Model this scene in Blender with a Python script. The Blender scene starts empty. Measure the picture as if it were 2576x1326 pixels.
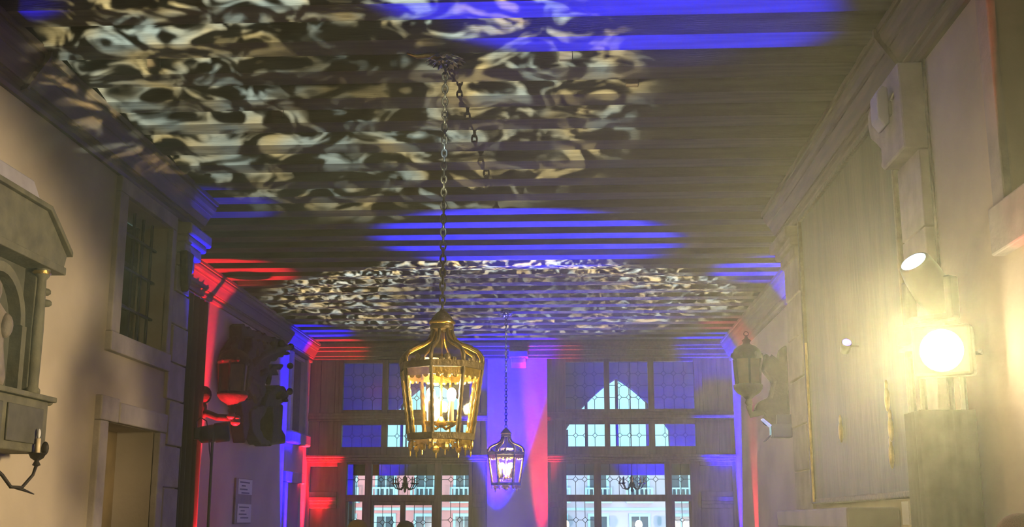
import bpy, bmesh, math, random
from mathutils import Vector, Matrix
random.seed(7)
C = bpy.context.scene.collection
SC = bpy.context.scene
PI = math.pi

# ------------------------------------------------------------------ camera
EYE = 1.6
YAW, PITCH = math.radians(2.742), math.radians(12.17)
cam_d = bpy.data.cameras.new('camera'); cam_d.sensor_width = 36.0
cam_d.lens = 36.0 * 3000.0 / 2576.0
cam_d.clip_start = 0.05; cam_d.clip_end = 400
cam = bpy.data.objects.new('camera', cam_d); C.objects.link(cam)
cam.location = (0, 0, EYE); cam.rotation_euler = (PI / 2 + PITCH, 0, YAW)
SC.camera = cam

# ------------------------------------------------------------------ view, world
SC.view_settings.view_transform = 'Standard'
SC.view_settings.look = 'None'
SC.view_settings.exposure = 0.0
SC.view_settings.gamma = 1.0
SC.view_settings.use_curve_mapping = False
cy = SC.cycles
cy.max_bounces = 2; cy.diffuse_bounces = 1; cy.glossy_bounces = 2
cy.transparent_max_bounces = 10; cy.volume_bounces = 0; cy.transmission_bounces = 4
cy.sample_clamp_indirect = 4.0
cy.caustics_reflective = False; cy.caustics_refractive = False
world = bpy.data.worlds.new('dusk_sky'); SC.world = world
world.use_nodes = True
world.cycles.sampling_method = 'NONE'
bg = world.node_tree.nodes['Background']
bg.inputs[0].default_value = (0.33, 0.78, 0.95, 1); bg.inputs[1].default_value = 2.0

BLUE = (0.010, 0.001, 1.0); RED = (1.0, 0.012, 0.03); WARM = (1.0, 0.72, 0.34)

def aim(o, target):
    d = Vector(target) - o.location
    o.rotation_euler = d.to_track_quat('-Z', 'Y').to_euler()

def spot(name, loc, target, power, color, deg, blend=0.3, radius=0.05):
    l = bpy.data.lights.new(name, 'SPOT'); l.energy = power; l.color = color
    l.spot_size = math.radians(deg); l.spot_blend = blend; l.shadow_soft_size = radius
    o = bpy.data.objects.new(name, l); C.objects.link(o); o.location = loc; aim(o, target)
    return o

def point(name, loc, power, color, radius=0.05, parent=None):
    l = bpy.data.lights.new(name, 'POINT'); l.energy = power; l.color = color; l.shadow_soft_size = radius
    o = bpy.data.objects.new(name, l); C.objects.link(o); o.location = loc
    if parent: o.parent = parent
    return o

def gobo(o, kind, scale, inner, outer, sx=1.0, sy=1.0):
    """A gobo wheel in front of the lamp: pattern over the beam direction, in the lamp's own space."""
    l = o.data; l.use_nodes = True; nt = l.node_tree; N = nt.nodes; K = nt.links
    em = N['Emission']
    tc = N.new('ShaderNodeTexCoord')
    sep = N.new('ShaderNodeSeparateXYZ'); K.new(tc.outputs['Normal'], sep.inputs[0])
    def m(op, a, b=None, clamp=False):
        n = N.new('ShaderNodeMath'); n.operation = op; n.use_clamp = clamp
        for i, v in enumerate((a, b)):
            if v is None: continue
            if isinstance(v, (int, float)): n.inputs[i].default_value = v
            else: K.new(v, n.inputs[i])
        return n.outputs[0]
    az = m('ABSOLUTE', sep.outputs[2])
    px = m('MULTIPLY', m('DIVIDE', sep.outputs[0], az), sx)
    py = m('MULTIPLY', m('DIVIDE', sep.outputs[1], az), sy)
    r = m('SQRT', m('ADD', m('MULTIPLY', px, px), m('MULTIPLY', py, py)))
    ramp = N.new('ShaderNodeMapRange'); ramp.interpolation_type = 'SMOOTHSTEP'
    ramp.inputs[1].default_value = outer; ramp.inputs[2].default_value = outer * 0.80
    K.new(r, ramp.inputs[0])
    mask = ramp.outputs[0]
    if inner > 0:
        r2 = N.new('ShaderNodeMapRange'); r2.interpolation_type = 'SMOOTHSTEP'
        r2.inputs[1].default_value = inner * 0.55; r2.inputs[2].default_value = inner * 1.5
        r2.inputs[3].default_value = 0.22
        K.new(r, r2.inputs[0]); mask = m('MULTIPLY', mask, r2.outputs[0])
    if kind == 'ripple':
        cmb = N.new('ShaderNodeCombineXYZ'); K.new(px, cmb.inputs[0]); K.new(py, cmb.inputs[1])
        nz = N.new('ShaderNodeTexNoise'); nz.inputs['Scale'].default_value = scale
        nz.inputs['Detail'].default_value = 2.0; nz.inputs['Distortion'].default_value = 1.6
        K.new(cmb.outputs[0], nz.inputs['Vector'])
        cr = N.new('ShaderNodeMapRange'); cr.interpolation_type = 'SMOOTHSTEP'
        cr.inputs[1].default_value = 0.47; cr.inputs[2].default_value = 0.66
        K.new(nz.outputs['Fac'], cr.inputs[0]); mask = m('MULTIPLY', mask, cr.outputs[0])
        hue = N.new('ShaderNodeTexNoise'); hue.inputs['Scale'].default_value = scale * 0.6
        K.new(cmb.outputs[0], hue.inputs['Vector'])
        mx = N.new('ShaderNodeMix'); mx.data_type = 'RGBA'
        mx.inputs[6].default_value = (0.62, 0.86, 1.0, 1); mx.inputs[7].default_value = (1.0, 0.90, 0.52, 1)
        hr = N.new('ShaderNodeMapRange'); hr.inputs[1].default_value = 0.4; hr.inputs[2].default_value = 0.6
        K.new(hue.outputs['Fac'], hr.inputs[0]); K.new(hr.outputs[0], mx.inputs[0])
        K.new(mx.outputs[2], em.inputs[0])
    K.new(mask, em.inputs[1])

# ---- stage lighting of the hall: colour uplights on the floor along the walls, ceiling washes, effect projectors
UP = [
    # name, position, target, power, colour, cone
    ('red_uplight',  (-4.98, 16.55, 0.25), (-4.95, 16.60, 5.1), 1500, RED, 26),
    ('blue_uplight', (-4.98, 22.05, 0.25), (-5.02, 22.20, 5.1), 1900, BLUE, 24),
    ('red_uplight',  (-5.02, 23.72, 0.25), (-4.98, 23.72, 5.1), 1300, RED, 24),
    ('blue_uplight', (-1.50, 23.35, 0.25), (-1.35, 23.75, 5.1), 3000, BLUE, 30),
    ('red_uplight',  (-0.64, 23.66, 0.25), (-0.46, 23.86, 3.4), 520, RED, 17),
    ('blue_uplight', (3.02, 23.50, 0.25), (3.05, 23.60, 5.1), 1900, BLUE, 25),
    ('red_uplight',  (3.16, 21.55, 0.25), (3.20, 21.62, 5.1), 350, RED, 22),
    ('blue_uplight', (2.95, 16.75, 0.25), (2.95, 16.80, 5.1), 1500, BLUE, 24),
    ('blue_uplight', (-3.85, 6.9, 0.25), (-4.0, 7.15, 5.1), 700, BLUE, 17),
    ('blue_uplight', (-3.55, 13.75, 0.25), (-4.05, 12.95, 5.0), 260, BLUE, 20),
]
for n, p, t, e, c, d in UP:
    spot(n, p, t, e * (13 if c is BLUE else 8), c, d, 0.5, 0.06)
spot('red_uplight', (2.25, 5.7, 0.25), (2.60, 6.6, 4.9), 700, RED, 12, 0.6, 0.06)
w1 = spot('ceiling_wash_blue', (0.45, 7.3, 0.4), (0.30, 7.70, 5.1), 16000, (0.012, 0.012, 1.0), 60, 0.6, 0.06); gobo(w1, 'oval', 1, 0, 0.40, 1.0, 1.75)
w2 = spot('ceiling_wash_blue', (-0.6, 15.2, 0.4), (-0.5, 14.9, 5.1), 26000, (0.016, 0.016, 1.0), 60, 0.6, 0.06); gobo(w2, 'oval', 1, 0, 0.46, 1.0, 1.25)
w3 = spot('ceiling_wash_blue', (-0.3, 19.8, 0.4), (-0.3, 20.2, 5.1), 5000, (0.04, 0.04, 1.0), 70, 0.8, 0.06)
p1 = spot('effect_projector', (-1.1, 0.6, 1.3), (-1.75, 8.9, 5.1), 34000, (0.97, 1.0, 0.84), 50, 0.2, 0.01); gobo(p1, 'ripple', 24.0, 0.08, 0.28, 1.0, 1.75)
p2 = spot('effect_projector', (-0.95, 12.4, 1.1), (-0.95, 18.3, 5.1), 44000, (1.0, 0.98, 0.90), 66, 0.2, 0.01); gobo(p2, 'ripple', 34.0, 0.30, 0.56, 1.0, 2.1)
# weak warm fill light added behind the camera; unseen, without a lantern
point('rear_fill_light', (-0.9, -2.9, 2.5), 22, WARM, 0.15)

# ------------------------------------------------------------------ materials
MATS = {}
def mat(name, col, rough=0.7, metal=0.0, var=0.0, scale=6.0, bump=0.0, bscale=40.0, stretch=None, col2=None, emit=None, estr=0.0, spec=0.5):
    if name in MATS: return MATS[name]
    m = bpy.data.materials.new(name); m.use_nodes = True
    nt = m.node_tree; N = nt.nodes; K = nt.links; b = N['Principled BSDF']
    b.inputs['Base Color'].default_value = (*col, 1); b.inputs['Roughness'].default_value = rough
    b.inputs['Metallic'].default_value = metal; b.inputs['Specular IOR Level'].default_value = spec
    if var or bump:
        tc = N.new('ShaderNodeTexCoord'); mp = N.new('ShaderNodeMapping')
        K.new(tc.outputs['Object'], mp.inputs[0])
        if stretch: mp.inputs['Scale'].default_value = stretch
        nz = N.new('ShaderNodeTexNoise'); nz.inputs['Scale'].default_value = scale; nz.inputs['Detail'].default_value = 5
        K.new(mp.outputs[0], nz.inputs['Vector'])
        if var:
            c2 = col2 or tuple(max(0, c * (1 - var)) for c in col)
            mx = N.new('ShaderNodeMix'); mx.data_type = 'RGBA'
            mx.inputs[6].default_value = (*col, 1); mx.inputs[7].default_value = (*c2, 1)
            mr = N.new('ShaderNodeMapRange'); mr.inputs[1].default_value = 0.35; mr.inputs[2].default_value = 0.68
            K.new(nz.outputs['Fac'], mr.inputs[0]); K.new(mr.outputs[0], mx.inputs[0])
            K.new(mx.outputs[2], b.inputs['Base Color'])
        if bump:
            n2 = N.new('ShaderNodeTexNoise'); n2.inputs['Scale'].default_value = bscale; n2.inputs['Detail'].default_value = 4
            K.new(mp.outputs[0], n2.inputs['Vector'])
            bp = N.new('ShaderNodeBump'); bp.inputs['Strength'].default_value = bump; bp.inputs['Distance'].default_value = 0.02
            K.new(n2.outputs['Fac'], bp.inputs['Height']); K.new(bp.outputs[0], b.inputs['Normal'])
    if emit:
        b.inputs['Emission Color'].default_value = (*emit, 1); b.inputs['Emission Strength'].default_value = estr
    MATS[name] = m
    return m

def glass_mat(name, tint=(0.9, 0.95, 0.95), refl=0.10, rough=0.06):
    if name in MATS: return MATS[name]
    m = bpy.data.materials.new(name); m.use_nodes = True
    nt = m.node_tree; N = nt.nodes; K = nt.links; N.remove(N['Principled BSDF'])
    t = N.new('ShaderNodeBsdfTransparent'); t.inputs[0].default_value = (*tint, 1)
    g = N.new('ShaderNodeBsdfGlossy'); g.inputs['Roughness'].default_value = rough
    mx = N.new('ShaderNodeMixShader'); mx.inputs[0].default_value = refl
    K.new(t.outputs[0], mx.inputs[1]); K.new(g.outputs[0], mx.inputs[2])
    K.new(mx.outputs[0], N['Material Output'].inputs[0])
    MATS[name] = m
    return m

plaster = mat('plaster', (0.60, 0.515, 0.41), 0.85, var=0.22, scale=1.3, bump=0.15, bscale=18)
plaster_far = mat('plaster_far', (0.58, 0.50, 0.48), 0.85, var=0.2, scale=1.1, bump=0.15, bscale=18)
stone = mat('istrian_stone', (0.50, 0.45, 0.42), 0.75, var=0.25, scale=5, bump=0.25, bscale=30)
joistm = mat('joist_wood', (0.085, 0.07, 0.056), 0.65, spec=0.25, var=0.5, scale=3, bump=0.2, bscale=20, stretch=(0.5, 6, 6))
boardm = mat('ceiling_board_wood', (0.09, 0.065, 0.05), 0.7, var=0.4, scale=3, stretch=(6, 0.5, 1))
cornm = mat('cornice_wood', (0.13, 0.085, 0.055), 0.6, var=0.35, scale=4, bump=0.1, bscale=20, stretch=(6, 0.5, 6))
timber = mat('timber', (0.20, 0.125, 0.085), 0.55, var=0.4, scale=3, bump=0.12, bscale=22, stretch=(6, 6, 0.6))
timber_d = mat('timber_dark', (0.10, 0.07, 0.055), 0.6, var=0.4, scale=3, bump=0.1, bscale=22, stretch=(0.6, 6, 6))
black = mat('black_metal', (0.02, 0.02, 0.02), 0.45)
blackcloth = mat('black_cloth', (0.022, 0.02, 0.018), 0.95, var=0.3, scale=14)
iron = mat('wrought_iron', (0.035, 0.03, 0.028), 0.6, 0.4, var=0.3, scale=20, bump=0.2, bscale=60)
brass = mat('gilt_brass', (0.62, 0.42, 0.10), 0.32, 1.0, var=0.35, scale=20, bump=0.2, bscale=60)
oldbrass = mat('aged_brass', (0.11, 0.08, 0.035), 0.5, 0.7, var=0.5, scale=18, bump=0.3, bscale=50)
steel = mat('canopy_metal', (0.45, 0.45, 0.48), 0.28, 1.0, var=0.3, scale=20)
gilt = mat('dark_gilt_wood', (0.03, 0.024, 0.016), 0.7, 0.0, spec=0.12, var=0.6, scale=12, bump=0.5, bscale=30)
gold = mat('frame_gold', (0.62, 0.46, 0.16), 0.35, 0.9, var=0.4, scale=12, bump=0.3, bscale=40)
lead = mat('lead_came', (0.035, 0.035, 0.04), 0.55, 0.3)
floorm = mat('terrazzo', (0.10, 0.08, 0.07), 0.35, var=0.45, scale=60)
paper = mat('paper', (0.82, 0.82, 0.85), 0.7)
inkm = mat('print_ink', (0.12, 0.12, 0.2), 0.7)
whitem = mat('white_plastic', (0.62, 0.64, 0.70), 0.5)
woodbox = mat('board_wood', (0.32, 0.24, 0.20), 0.6, var=0.3, scale=8)
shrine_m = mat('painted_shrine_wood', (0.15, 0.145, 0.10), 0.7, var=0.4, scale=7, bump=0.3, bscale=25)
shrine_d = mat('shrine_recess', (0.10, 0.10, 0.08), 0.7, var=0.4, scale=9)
figure_m = mat('carved_figure', (0.26, 0.22, 0.18), 0.6, var=0.4, scale=10, bump=0.3, bscale=40)
candle_m = mat('candle_wax', (0.80, 0.66, 0.45), 0.5)
amber = mat('amber_pane', (0.10, 0.055, 0.02), 0.5, var=0.4, scale=9)
nightglass = mat('unlit_glass', (0.03, 0.032, 0.03), 0.18)
red_tile = mat('roof_tile', (0.35, 0.16, 0.10), 0.8, var=0.3, scale=1)  # red tile colour with random variation
pink = mat('pink_render', (0.92, 0.40, 0.40), 0.85, var=0.12, scale=0.6)
pale = mat('pale_render', (0.70, 0.66, 0.80), 0.85, var=0.12, scale=0.5)
cyan_lit_stone = mat('cyan_lit_trim', (0.55, 0.84, 0.92), 0.8)  # cyan light on the white trim is mixed into its base colour
loggia_m = mat('loggia_wall', (0.20, 0.17, 0.15), 0.85, var=0.3, scale=1.2)
glass = glass_mat('leaded_glass', (0.96, 0.98, 0.98), 0.06)
lantern_glass = glass_mat('lantern_glass', (0.985, 0.98, 0.95), 0.04, 0.08)
def emat(name, col, s):
    return mat(name, (0.8, 0.8, 0.8), 0.5, emit=col, estr=s)
bulb_m = emat('lit_bulb', (1.0, 0.74, 0.36), 60)

# ------------------------------------------------------------------ mesh helpers
class MB:
    def __init__(s): s.v = []; s.f = []
    def add(s, vs, fs):
        k = len(s.v); s.v += [tuple(v) for v in vs]; s.f += [tuple(i + k for i in f) for f in fs]; return s
    def box(s, x0, x1, y0, y1, z0, z1):
        return s.add([(x0, y0, z0), (x1, y0, z0), (x1, y1, z0), (x0, y1, z0), (x0, y0, z1), (x1, y0, z1), (x1, y1, z1), (x0, y1, z1)],
                     [(0, 3, 2, 1), (4, 5, 6, 7), (0, 1, 5, 4), (1, 2, 6, 5), (2, 3, 7, 6), (3, 0, 4, 7)])
    def prism(s, poly, a0, a1, axis):
        """poly in the two other axes (in x,y,z order), extruded along axis."""
        n = len(poly); vs = []
        for a in (a0, a1):
            for p, q in poly:
                vs.append({'x': (a, p, q), 'y': (p, a, q), 'z': (p, q, a)}[axis])
        fs = [tuple(range(n))[::-1], tuple(range(n, 2 * n))] + [(i, (i + 1) % n, n + (i + 1) % n, n + i) for i in range(n)]
        return s.add(vs, fs)
    def lathe(s, prof, n=16, c=(0, 0), a0=0.0):
        vs = []; fs = []
        for r, z in prof:
            for k in range(n):
                a = a0 + 2 * PI * k / n; vs.append((c[0] + r * math.cos(a), c[1] + r * math.sin(a), z))
        m = len(prof)
        for i in range(m - 1):
            for k in range(n):
                k2 = (k + 1) % n; fs.append((i * n + k, i * n + k2, (i + 1) * n + k2, (i + 1) * n + k))
        fs.append(tuple(range(n))[::-1]); fs.append(tuple((m - 1) * n + k for k in range(n)))
        return s.add(vs, fs)
    def tube(s, pts, r, n=8, closed=False):
        pts = [Vector(p) for p in pts]; m = len(pts)
        rr = r if isinstance(r, (list, tuple)) else [r] * m
        vs = []; fs = []; up = None
        for i, p in enumerate(pts):
            t = (pts[(i + 1) % m] - pts[i - 1]) if closed else (pts[min(i + 1, m - 1)] - pts[max(i - 1, 0)])
            t.normalize()
            if up is None:
                up = Vector((0, 0, 1)) if abs(t.z) < 0.9 else Vector((1, 0, 0))
            side = t.cross(up)
            if side.length < 1e-5: side = t.cross(Vector((0.3, 0.7, 0.2)))
            side.normalize(); up = side.cross(t).normalized()
            for k in range(n):
                a = 2 * PI * k / n; vs.append(p + side * (math.cos(a) * rr[i]) + up * (math.sin(a) * rr[i]))
        for i in range(m if closed else m - 1):
            j = (i + 1) % m
            for k in range(n):
                k2 = (k + 1) % n; fs.append((i * n + k, i * n + k2, j * n + k2, j * n + k))
        if not closed:
            fs.append(tuple(range(n))[::-1]); fs.append(tuple((m - 1) * n + k for k in range(n)))
        return s.add(vs, fs)
    def ball(s, c, rx, ry=None, rz=None, nu=12, nv=8):
        ry = ry or rx; rz = rz or rx
        vs = [(c[0], c[1], c[2] - rz)]; fs = []
        for j in range(1, nv):
            t = -PI / 2 + PI * j / nv
            for k in range(nu):
                a = 2 * PI * k / nu
                vs.append((c[0] + rx * math.cos(t) * math.cos(a), c[1] + ry * math.cos(t) * math.sin(a), c[2] + rz * math.sin(t)))
        vs.append((c[0], c[1], c[2] + rz)); top = len(vs) - 1
        for k in range(nu):
            k2 = (k + 1) % nu
            fs.append((0, 1 + k2, 1 + k)); fs.append((top, 1 + (nv - 2) * nu + k, 1 + (nv - 2) * nu + k2))
            for j in range(nv - 2):
                a = 1 + j * nu; fs.append((a + k, a + k2, a + nu + k2, a + nu + k))
        return s.add(vs, fs)
    def xf(s, M):
        s.v = [tuple(M @ Vector(v)) for v in s.v]; return s
    def mesh(s, name, m, smooth=False):
        me = bpy.data.meshes.new(name); me.from_pydata(s.v, [], s.f); me.materials.append(m)
        bm = bmesh.new(); bm.from_mesh(me); bmesh.ops.recalc_face_normals(bm, faces=bm.faces); bm.to_mesh(me); bm.free()
        if smooth:
            for p in me.polygons: p.use_smooth = True
        return me
    def build(s, name, m, parent=None, smooth=False, bevel=0.0, loc=None):
        o = bpy.data.objects.new(name, s.mesh(name, m, smooth)); C.objects.link(o)
        if parent: o.parent = parent
        if loc: o.location = loc
        if bevel:
            b = o.modifiers.new('bevel', 'BEVEL'); b.width = bevel; b.segments = 2; b.limit_method = 'ANGLE'
        return o

def place(me, name, parent, loc, rot=(0, 0, 0), scale=(1, 1, 1)):
    o = bpy.data.objects.new(name, me); C.objects.link(o); o.parent = parent
    o.location = loc; o.rotation_euler = rot; o.scale = scale
    return o

def thing(name, label, cat, loc=(0, 0, 0), rotz=0.0, group=None):
    o = bpy.data.objects.new(name, None); C.objects.link(o); o.empty_display_size = 0.1
    o.location = loc; o.rotation_euler = (0, 0, rotz); o['label'] = label; o['category'] = cat
    if group: o['group'] = group
    return o

def tag(o, label, cat, group=None):
    o['label'] = label; o['category'] = cat
    if group: o['group'] = group
    return o

def struct(o, label=None):
    o['kind'] = 'structure'
    if label: o['label'] = label
    return o

def sempty(name, label=None):
    o = bpy.data.objects.new(name, None); C.objects.link(o); o.empty_display_size = 0.1
    return struct(o, label)

# ------------------------------------------------------------------ the hall
XL, XR, FL, FR, YF, YB = -4.17, 2.50, -5.26, 3.26, 24.0, -6.0
YEL, YER = 12.62, 13.45           # where the near walls end
ZC, ZT = 5.10, 5.45               # underside of joists, ceiling boards
ZK = 4.74                         # underside of the cornice

struct(MB().box(-6.2, 4.2, YB - 0.3, 27.4, -0.2, 0.0).build('floor', floorm), 'dark terrazzo floor of the hall')

# near left wall with a door and a barred window cut out
wl = MB()
wt = 0.55
def wall_x(mb, x0, x1, y0, y1, z0, z1, holes):
    """wall slab between x0..x1 running along y with rectangular holes (ya,yb,za,zb)."""
    ys = sorted({y0, y1} | {h[0] for h in holes} | {h[1] for h in holes})
    for a, b in zip(ys, ys[1:]):
        hs = sorted([h for h in holes if h[0] <= a + 1e-6 and h[1] >= b - 1e-6], key=lambda h: h[2])
        z = z0
        for h in hs:
            if h[2] > z: mb.box(x0, x1, a, b, z, h[2])
            z = h[3]
        if z < z1: mb.box(x0, x1, a, b, z, z1)
    return mb
WIN_L = (10.67, 11.95, 3.28, 4.59); DOOR_L = (10.54, 11.90, 0.0, 2.47)
o = wall_x(MB(), XL - wt, XL, YB, YEL, 0, ZT, [WIN_L, DOOR_L]).build('wall_left', plaster)
wall_left = struct(o, 'warm plaster wall with a barred window and a stone doorway')
WIN_R = (5.25, 6.60, 3.36, 4.70)
o = wall_x(MB(), XR, XR + wt, YB, YER, 0, ZT, [WIN_R]).build('wall_right', plaster)
wall_right = struct(o, 'warm plaster wall beside the stage light tower')
struct(wall_x(MB(), FL - 0.4, FL, YEL - 0.0, YF + 3.2, 0, ZT, [(22.3, 23.45, 3.25, 4.68), (22.2, 23.5, 0, 2.30)]).build('wall_far_left', plaster_far), 'plaster wall behind the carved ornament')
struct(MB().box(FR, FR + 0.4, YER, YF + 3.2, 0, ZT).build('wall_far_right', plaster_far), 'plaster wall in the wider end of the hall')
struct(MB().box(FL - 0.4, XL - wt, YEL - 0.4, YEL, 0, ZT).build('wall_return_left', plaster_far))
struct(MB().box(XR + wt, FR + 0.4, YER - 0.4, YER, 0, ZT).build('wall_return_right', plaster_far))
struct(MB().box(XL - wt, XR + wt, YB - 0.3, YB, 0, ZT).build('wall_back', plaster))

# ceiling boards and joists
ceiling = struct(MB().box(FL - 0.4, FR + 0.4, YB - 0.3, YF + 3.6, ZT, ZT + 0.12).build('ceiling', boardm), 'dark timber ceiling of closely set joists')
jm = MB().box(-4.55, 4.55, -0.14, 0.14, ZC, ZT + 0.01).mesh('joist', joistm)
y = 7.93 - 0.62 * 21 - 0.14
while y < YF - 0.1:
    far = y > YEL
    j = place(jm, 'joist', ceiling, ((-1.0), y, random.uniform(-0.006, 0.006)), (0, 0, random.uniform(-0.0012, 0.0012)))
    y += 0.62
# nogging blocks between joists that show as small dark boxes
nb = MB().box(-0.05, 0.05, -0.02, 0.02, ZC + 0.05, ZC + 0.22).mesh('wedge_block', timber_d)
for x, y in ((0.0, 8.86), (0.55, 9.46), (-2.6, 10.1), (-0.1, 22.2), (-3.3, 8.86)):
    place(nb, 'wedge_block', ceiling, (x, y + 0.01, 0))
struct(MB().box(FL - 0.4, FR + 0.4, YF + 0.15, YF + 3.4, ZC, ZT).build('ceiling_loggia', boardm))

# cornices
def cornice(name, xw, s, y0, y1, label=None):
    """moulded timber cornice on wall x=xw; s=+1 projects to +x. Four separate mouldings."""
    root = sempty(name, label)
    profs = {
        'lower_moulding': [(0, ZK), (0.035, ZK), (0.05, ZK + 0.03), (0.05, ZK + 0.07), (0.075, ZK + 0.085), (0.075, ZK + 0.10), (0, ZK + 0.10)],
        'frieze_board': [(0, ZK + 0.10), (0.09, ZK + 0.10), (0.155, ZK + 0.215), (0, ZK + 0.215)],
        'upper_moulding': [(0, ZK + 0.215), (0.165, ZK + 0.215), (0.175, ZK + 0.24), (0.20, ZK + 0.265), (0.215, ZK + 0.30), (0.215, ZK + 0.325), (0, ZK + 0.325)],
        'crown_fillet': [(0, ZK + 0.325), (0.235, ZK + 0.325), (0.24, ZK + 0.37), (0, ZK + 0.37)],
    }
    for n, p in profs.items():
        MB().prism([(xw + s * a, z) for a, z in p], y0, y1, 'y').build(n, cornm, root)
    return root
cornice('trim_1', XL, 1, YB, YEL + 0.25, 'brown moulded cornice along the window wall')
cornice('trim_2', XR, -1, YB, YER + 0.2, 'brown moulded cornice above the stage light tower')
cornice('trim_3', FL, 1, YEL, YF, 'moulded cornice lit red and blue over the carved ornament')
cornice('trim_4', FR, -1, YER, YF, 'moulded cornice lit blue at the wider end of the hall')
t5 = sempty('trim_5', 'moulded cornice over the leaded windows')
for n, z0, z1, d in (('lower_moulding', 4.80, 4.86, 0.07), ('frieze_board', 4.86, 4.96, 0.11), ('upper_moulding', 4.96, 5.03, 0.17), ('crown_fillet', 5.03, 5.12, 0.21)):
    MB().box(FL, FR, YF - d, YF + 0.05, z0, z1).build(n, cornm, t5, bevel=0.012)

# cornice joints seen as mitred seams with brackets near the camera
for xw, s, yy in ((XL, 1, 8.35), (XR, -1, 8.25)):
    b = MB().prism([(xw, ZK + 0.02), (xw + s * 0.10, ZK + 0.06), (xw + s * 0.26, ZK + 0.30), (xw + s * 0.26, ZC), (xw, ZC)], yy, yy + 0.035, 'y').build('cornice_joint', cornm, wall_left if s > 0 else wall_right)

# ---- left quoins, corbel
heights = [0.0, 0.52, 0.98, 1.50, 1.93, 2.36, 2.83, 3.22, 3.62, 3.98, 4.26]
for i, (a, b) in enumerate(zip(heights, heights[1:])):
    y0 = 12.10 + (0.10 if i % 2 else 0.0) + random.uniform(-0.02, 0.02)
    y1 = YEL + random.uniform(0.0, 0.05)
    MB().box(XL - wt - 0.01, XL + 0.025 + random.uniform(0, 0.015), y0, y1, a + 0.006, b - 0.006).build('quoin_stone', stone, wall_left, bevel=0.012)
cb = [(4.262, 4.40, 12.72, 0.05), (4.402, 4.52, 12.82, 0.09), (4.522, 4.60, 12.90, 0.12), (4.602, 4.738, 12.98, 0.15)]
for z0, z1, yy, d in cb:
    MB().box(XL - wt, XL + d, 12.22, yy, z0, z1).build('corbel_stone', stone, wall_left, bevel=0.025)
MB().prism([(12.20, 4.42), (12.44, 4.42), (12.38, 4.08), (12.32, 3.98), (12.27, 4.08)], XL + 0.04, XL + 0.13, 'x').build('carved_bracket', oldbrass, wall_left, bevel=0.02)
# ---- right end stones
heights = [0.0, 0.6, 1.1, 1.62, 2.12, 2.6, 3.1, 3.55, 4.0, 4.4]
for i, (a, b) in enumerate(zip(heights, heights[1:])):
    y0 = 12.66 - (0.12 if i % 2 else 0.0)
    MB().box(XR - 0.03 - random.uniform(0, 0.012), XR + wt + 0.01, y0, YER + random.uniform(0, 0.05), a + 0.006, b - 0.006).build('quoin_stone', stone, wall_right, bevel=0.012)
for z0, z1, yy, d in [(4.402, 4.52, 13.55, 0.06), (4.522, 4.62, 13.64, 0.10), (4.622, 4.738, 13.72, 0.15)]:
    MB().box(XR - d, XR + wt, 12.7, yy, z0, z1).build('corbel_stone', stone, wall_right, bevel=0.025)

# ---- window_1 : barred window with stone surround
w = sempty('window_1', 'barred dark window in a stone surround above the doorway')
MB().box(XL - 0.02, XL + 0.05, 10.46, 10.67, 3.281, 4.59).build('jamb_stone', stone, w, bevel=0.01)
MB().box(XL - 0.02, XL + 0.05, 11.95, 12.07, 3.281, 4.59).build('jamb_stone', stone, w, bevel=0.01)
MB().box(XL - 0.02, XL + 0.055, 10.46, 12.07, 4.592, 4.735).build('lintel_stone', stone, w, bevel=0.01)
MB().box(XL - 0.02, XL + 0.065, 10.45, 12.08, 3.10, 3.279).build('sill_stone', stone, w, bevel=0.012)
for k in range(5):
    yy = 10.67 + 1.28 * (k + 0.5) / 5
    MB().tube([(XL - 0.13, yy, 3.28), (XL - 0.13, yy, 4.59)], 0.016, 8).build('iron_bar', iron, w)
for zz in (3.62, 4.0, 4.34):
    MB().box(XL - 0.145, XL - 0.115, 10.67, 11.95, zz - 0.012, zz + 0.012).build('iron_crossbar', iron, w)
for k in range(2):
    y0 = 10.67 + 0.64 * k
    MB().box(XL - 0.36, XL - 0.31, y0, y0 + 0.05, 3.28, 4.59).build('sash_stile', timber_d, w)
    MB().box(XL - 0.36, XL - 0.31, y0 + 0.59, y0 + 0.64, 3.28, 4.59).build('sash_stile', timber_d, w)
    for r_ in range(3):
        z0 = 3.28 + 1.31 * r_ / 3
        MB().box(XL - 0.345, XL - 0.335, y0 + 0.05, y0 + 0.59, z0 + 0.02, z0 + 0.43).build('pane', nightglass, w)
        MB().box(XL - 0.36, XL - 0.31, y0 + 0.05, y0 + 0.59, z0 - 0.02 if r_ else z0, z0 + 0.02).build('glazing_bar', timber_d, w)
# ---- door_1
d = sempty('door_1', 'plain blocked doorway in a heavy stone surround')
MB().box(XL - 0.02, XL + 0.06, 10.34, 10.54, 0, 2.47).build('jamb_stone', stone, d, bevel=0.012)
MB().box(XL - 0.02, XL + 0.06, 11.90, 12.08, 0, 2.47).build('jamb_stone', stone, d, bevel=0.012)
MB().box(XL - 0.02, XL + 0.062, 10.34, 10.76, 2.472, 2.69).build('lintel_stone', stone, d, bevel=0.012)
MB().box(XL - 0.02, XL + 0.07, 10.765, 12.08, 2.472, 2.66).build('lintel_stone', stone, d, bevel=0.012)
MB().box(XL - 0.44, XL - 0.38, 10.54, 11.90, 0, 2.47).build('door_leaf', mat('ochre_door', (0.36, 0.26, 0.14), 0.75, var=0.35, scale=3, bump=0.2, bscale=20), d)
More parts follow.
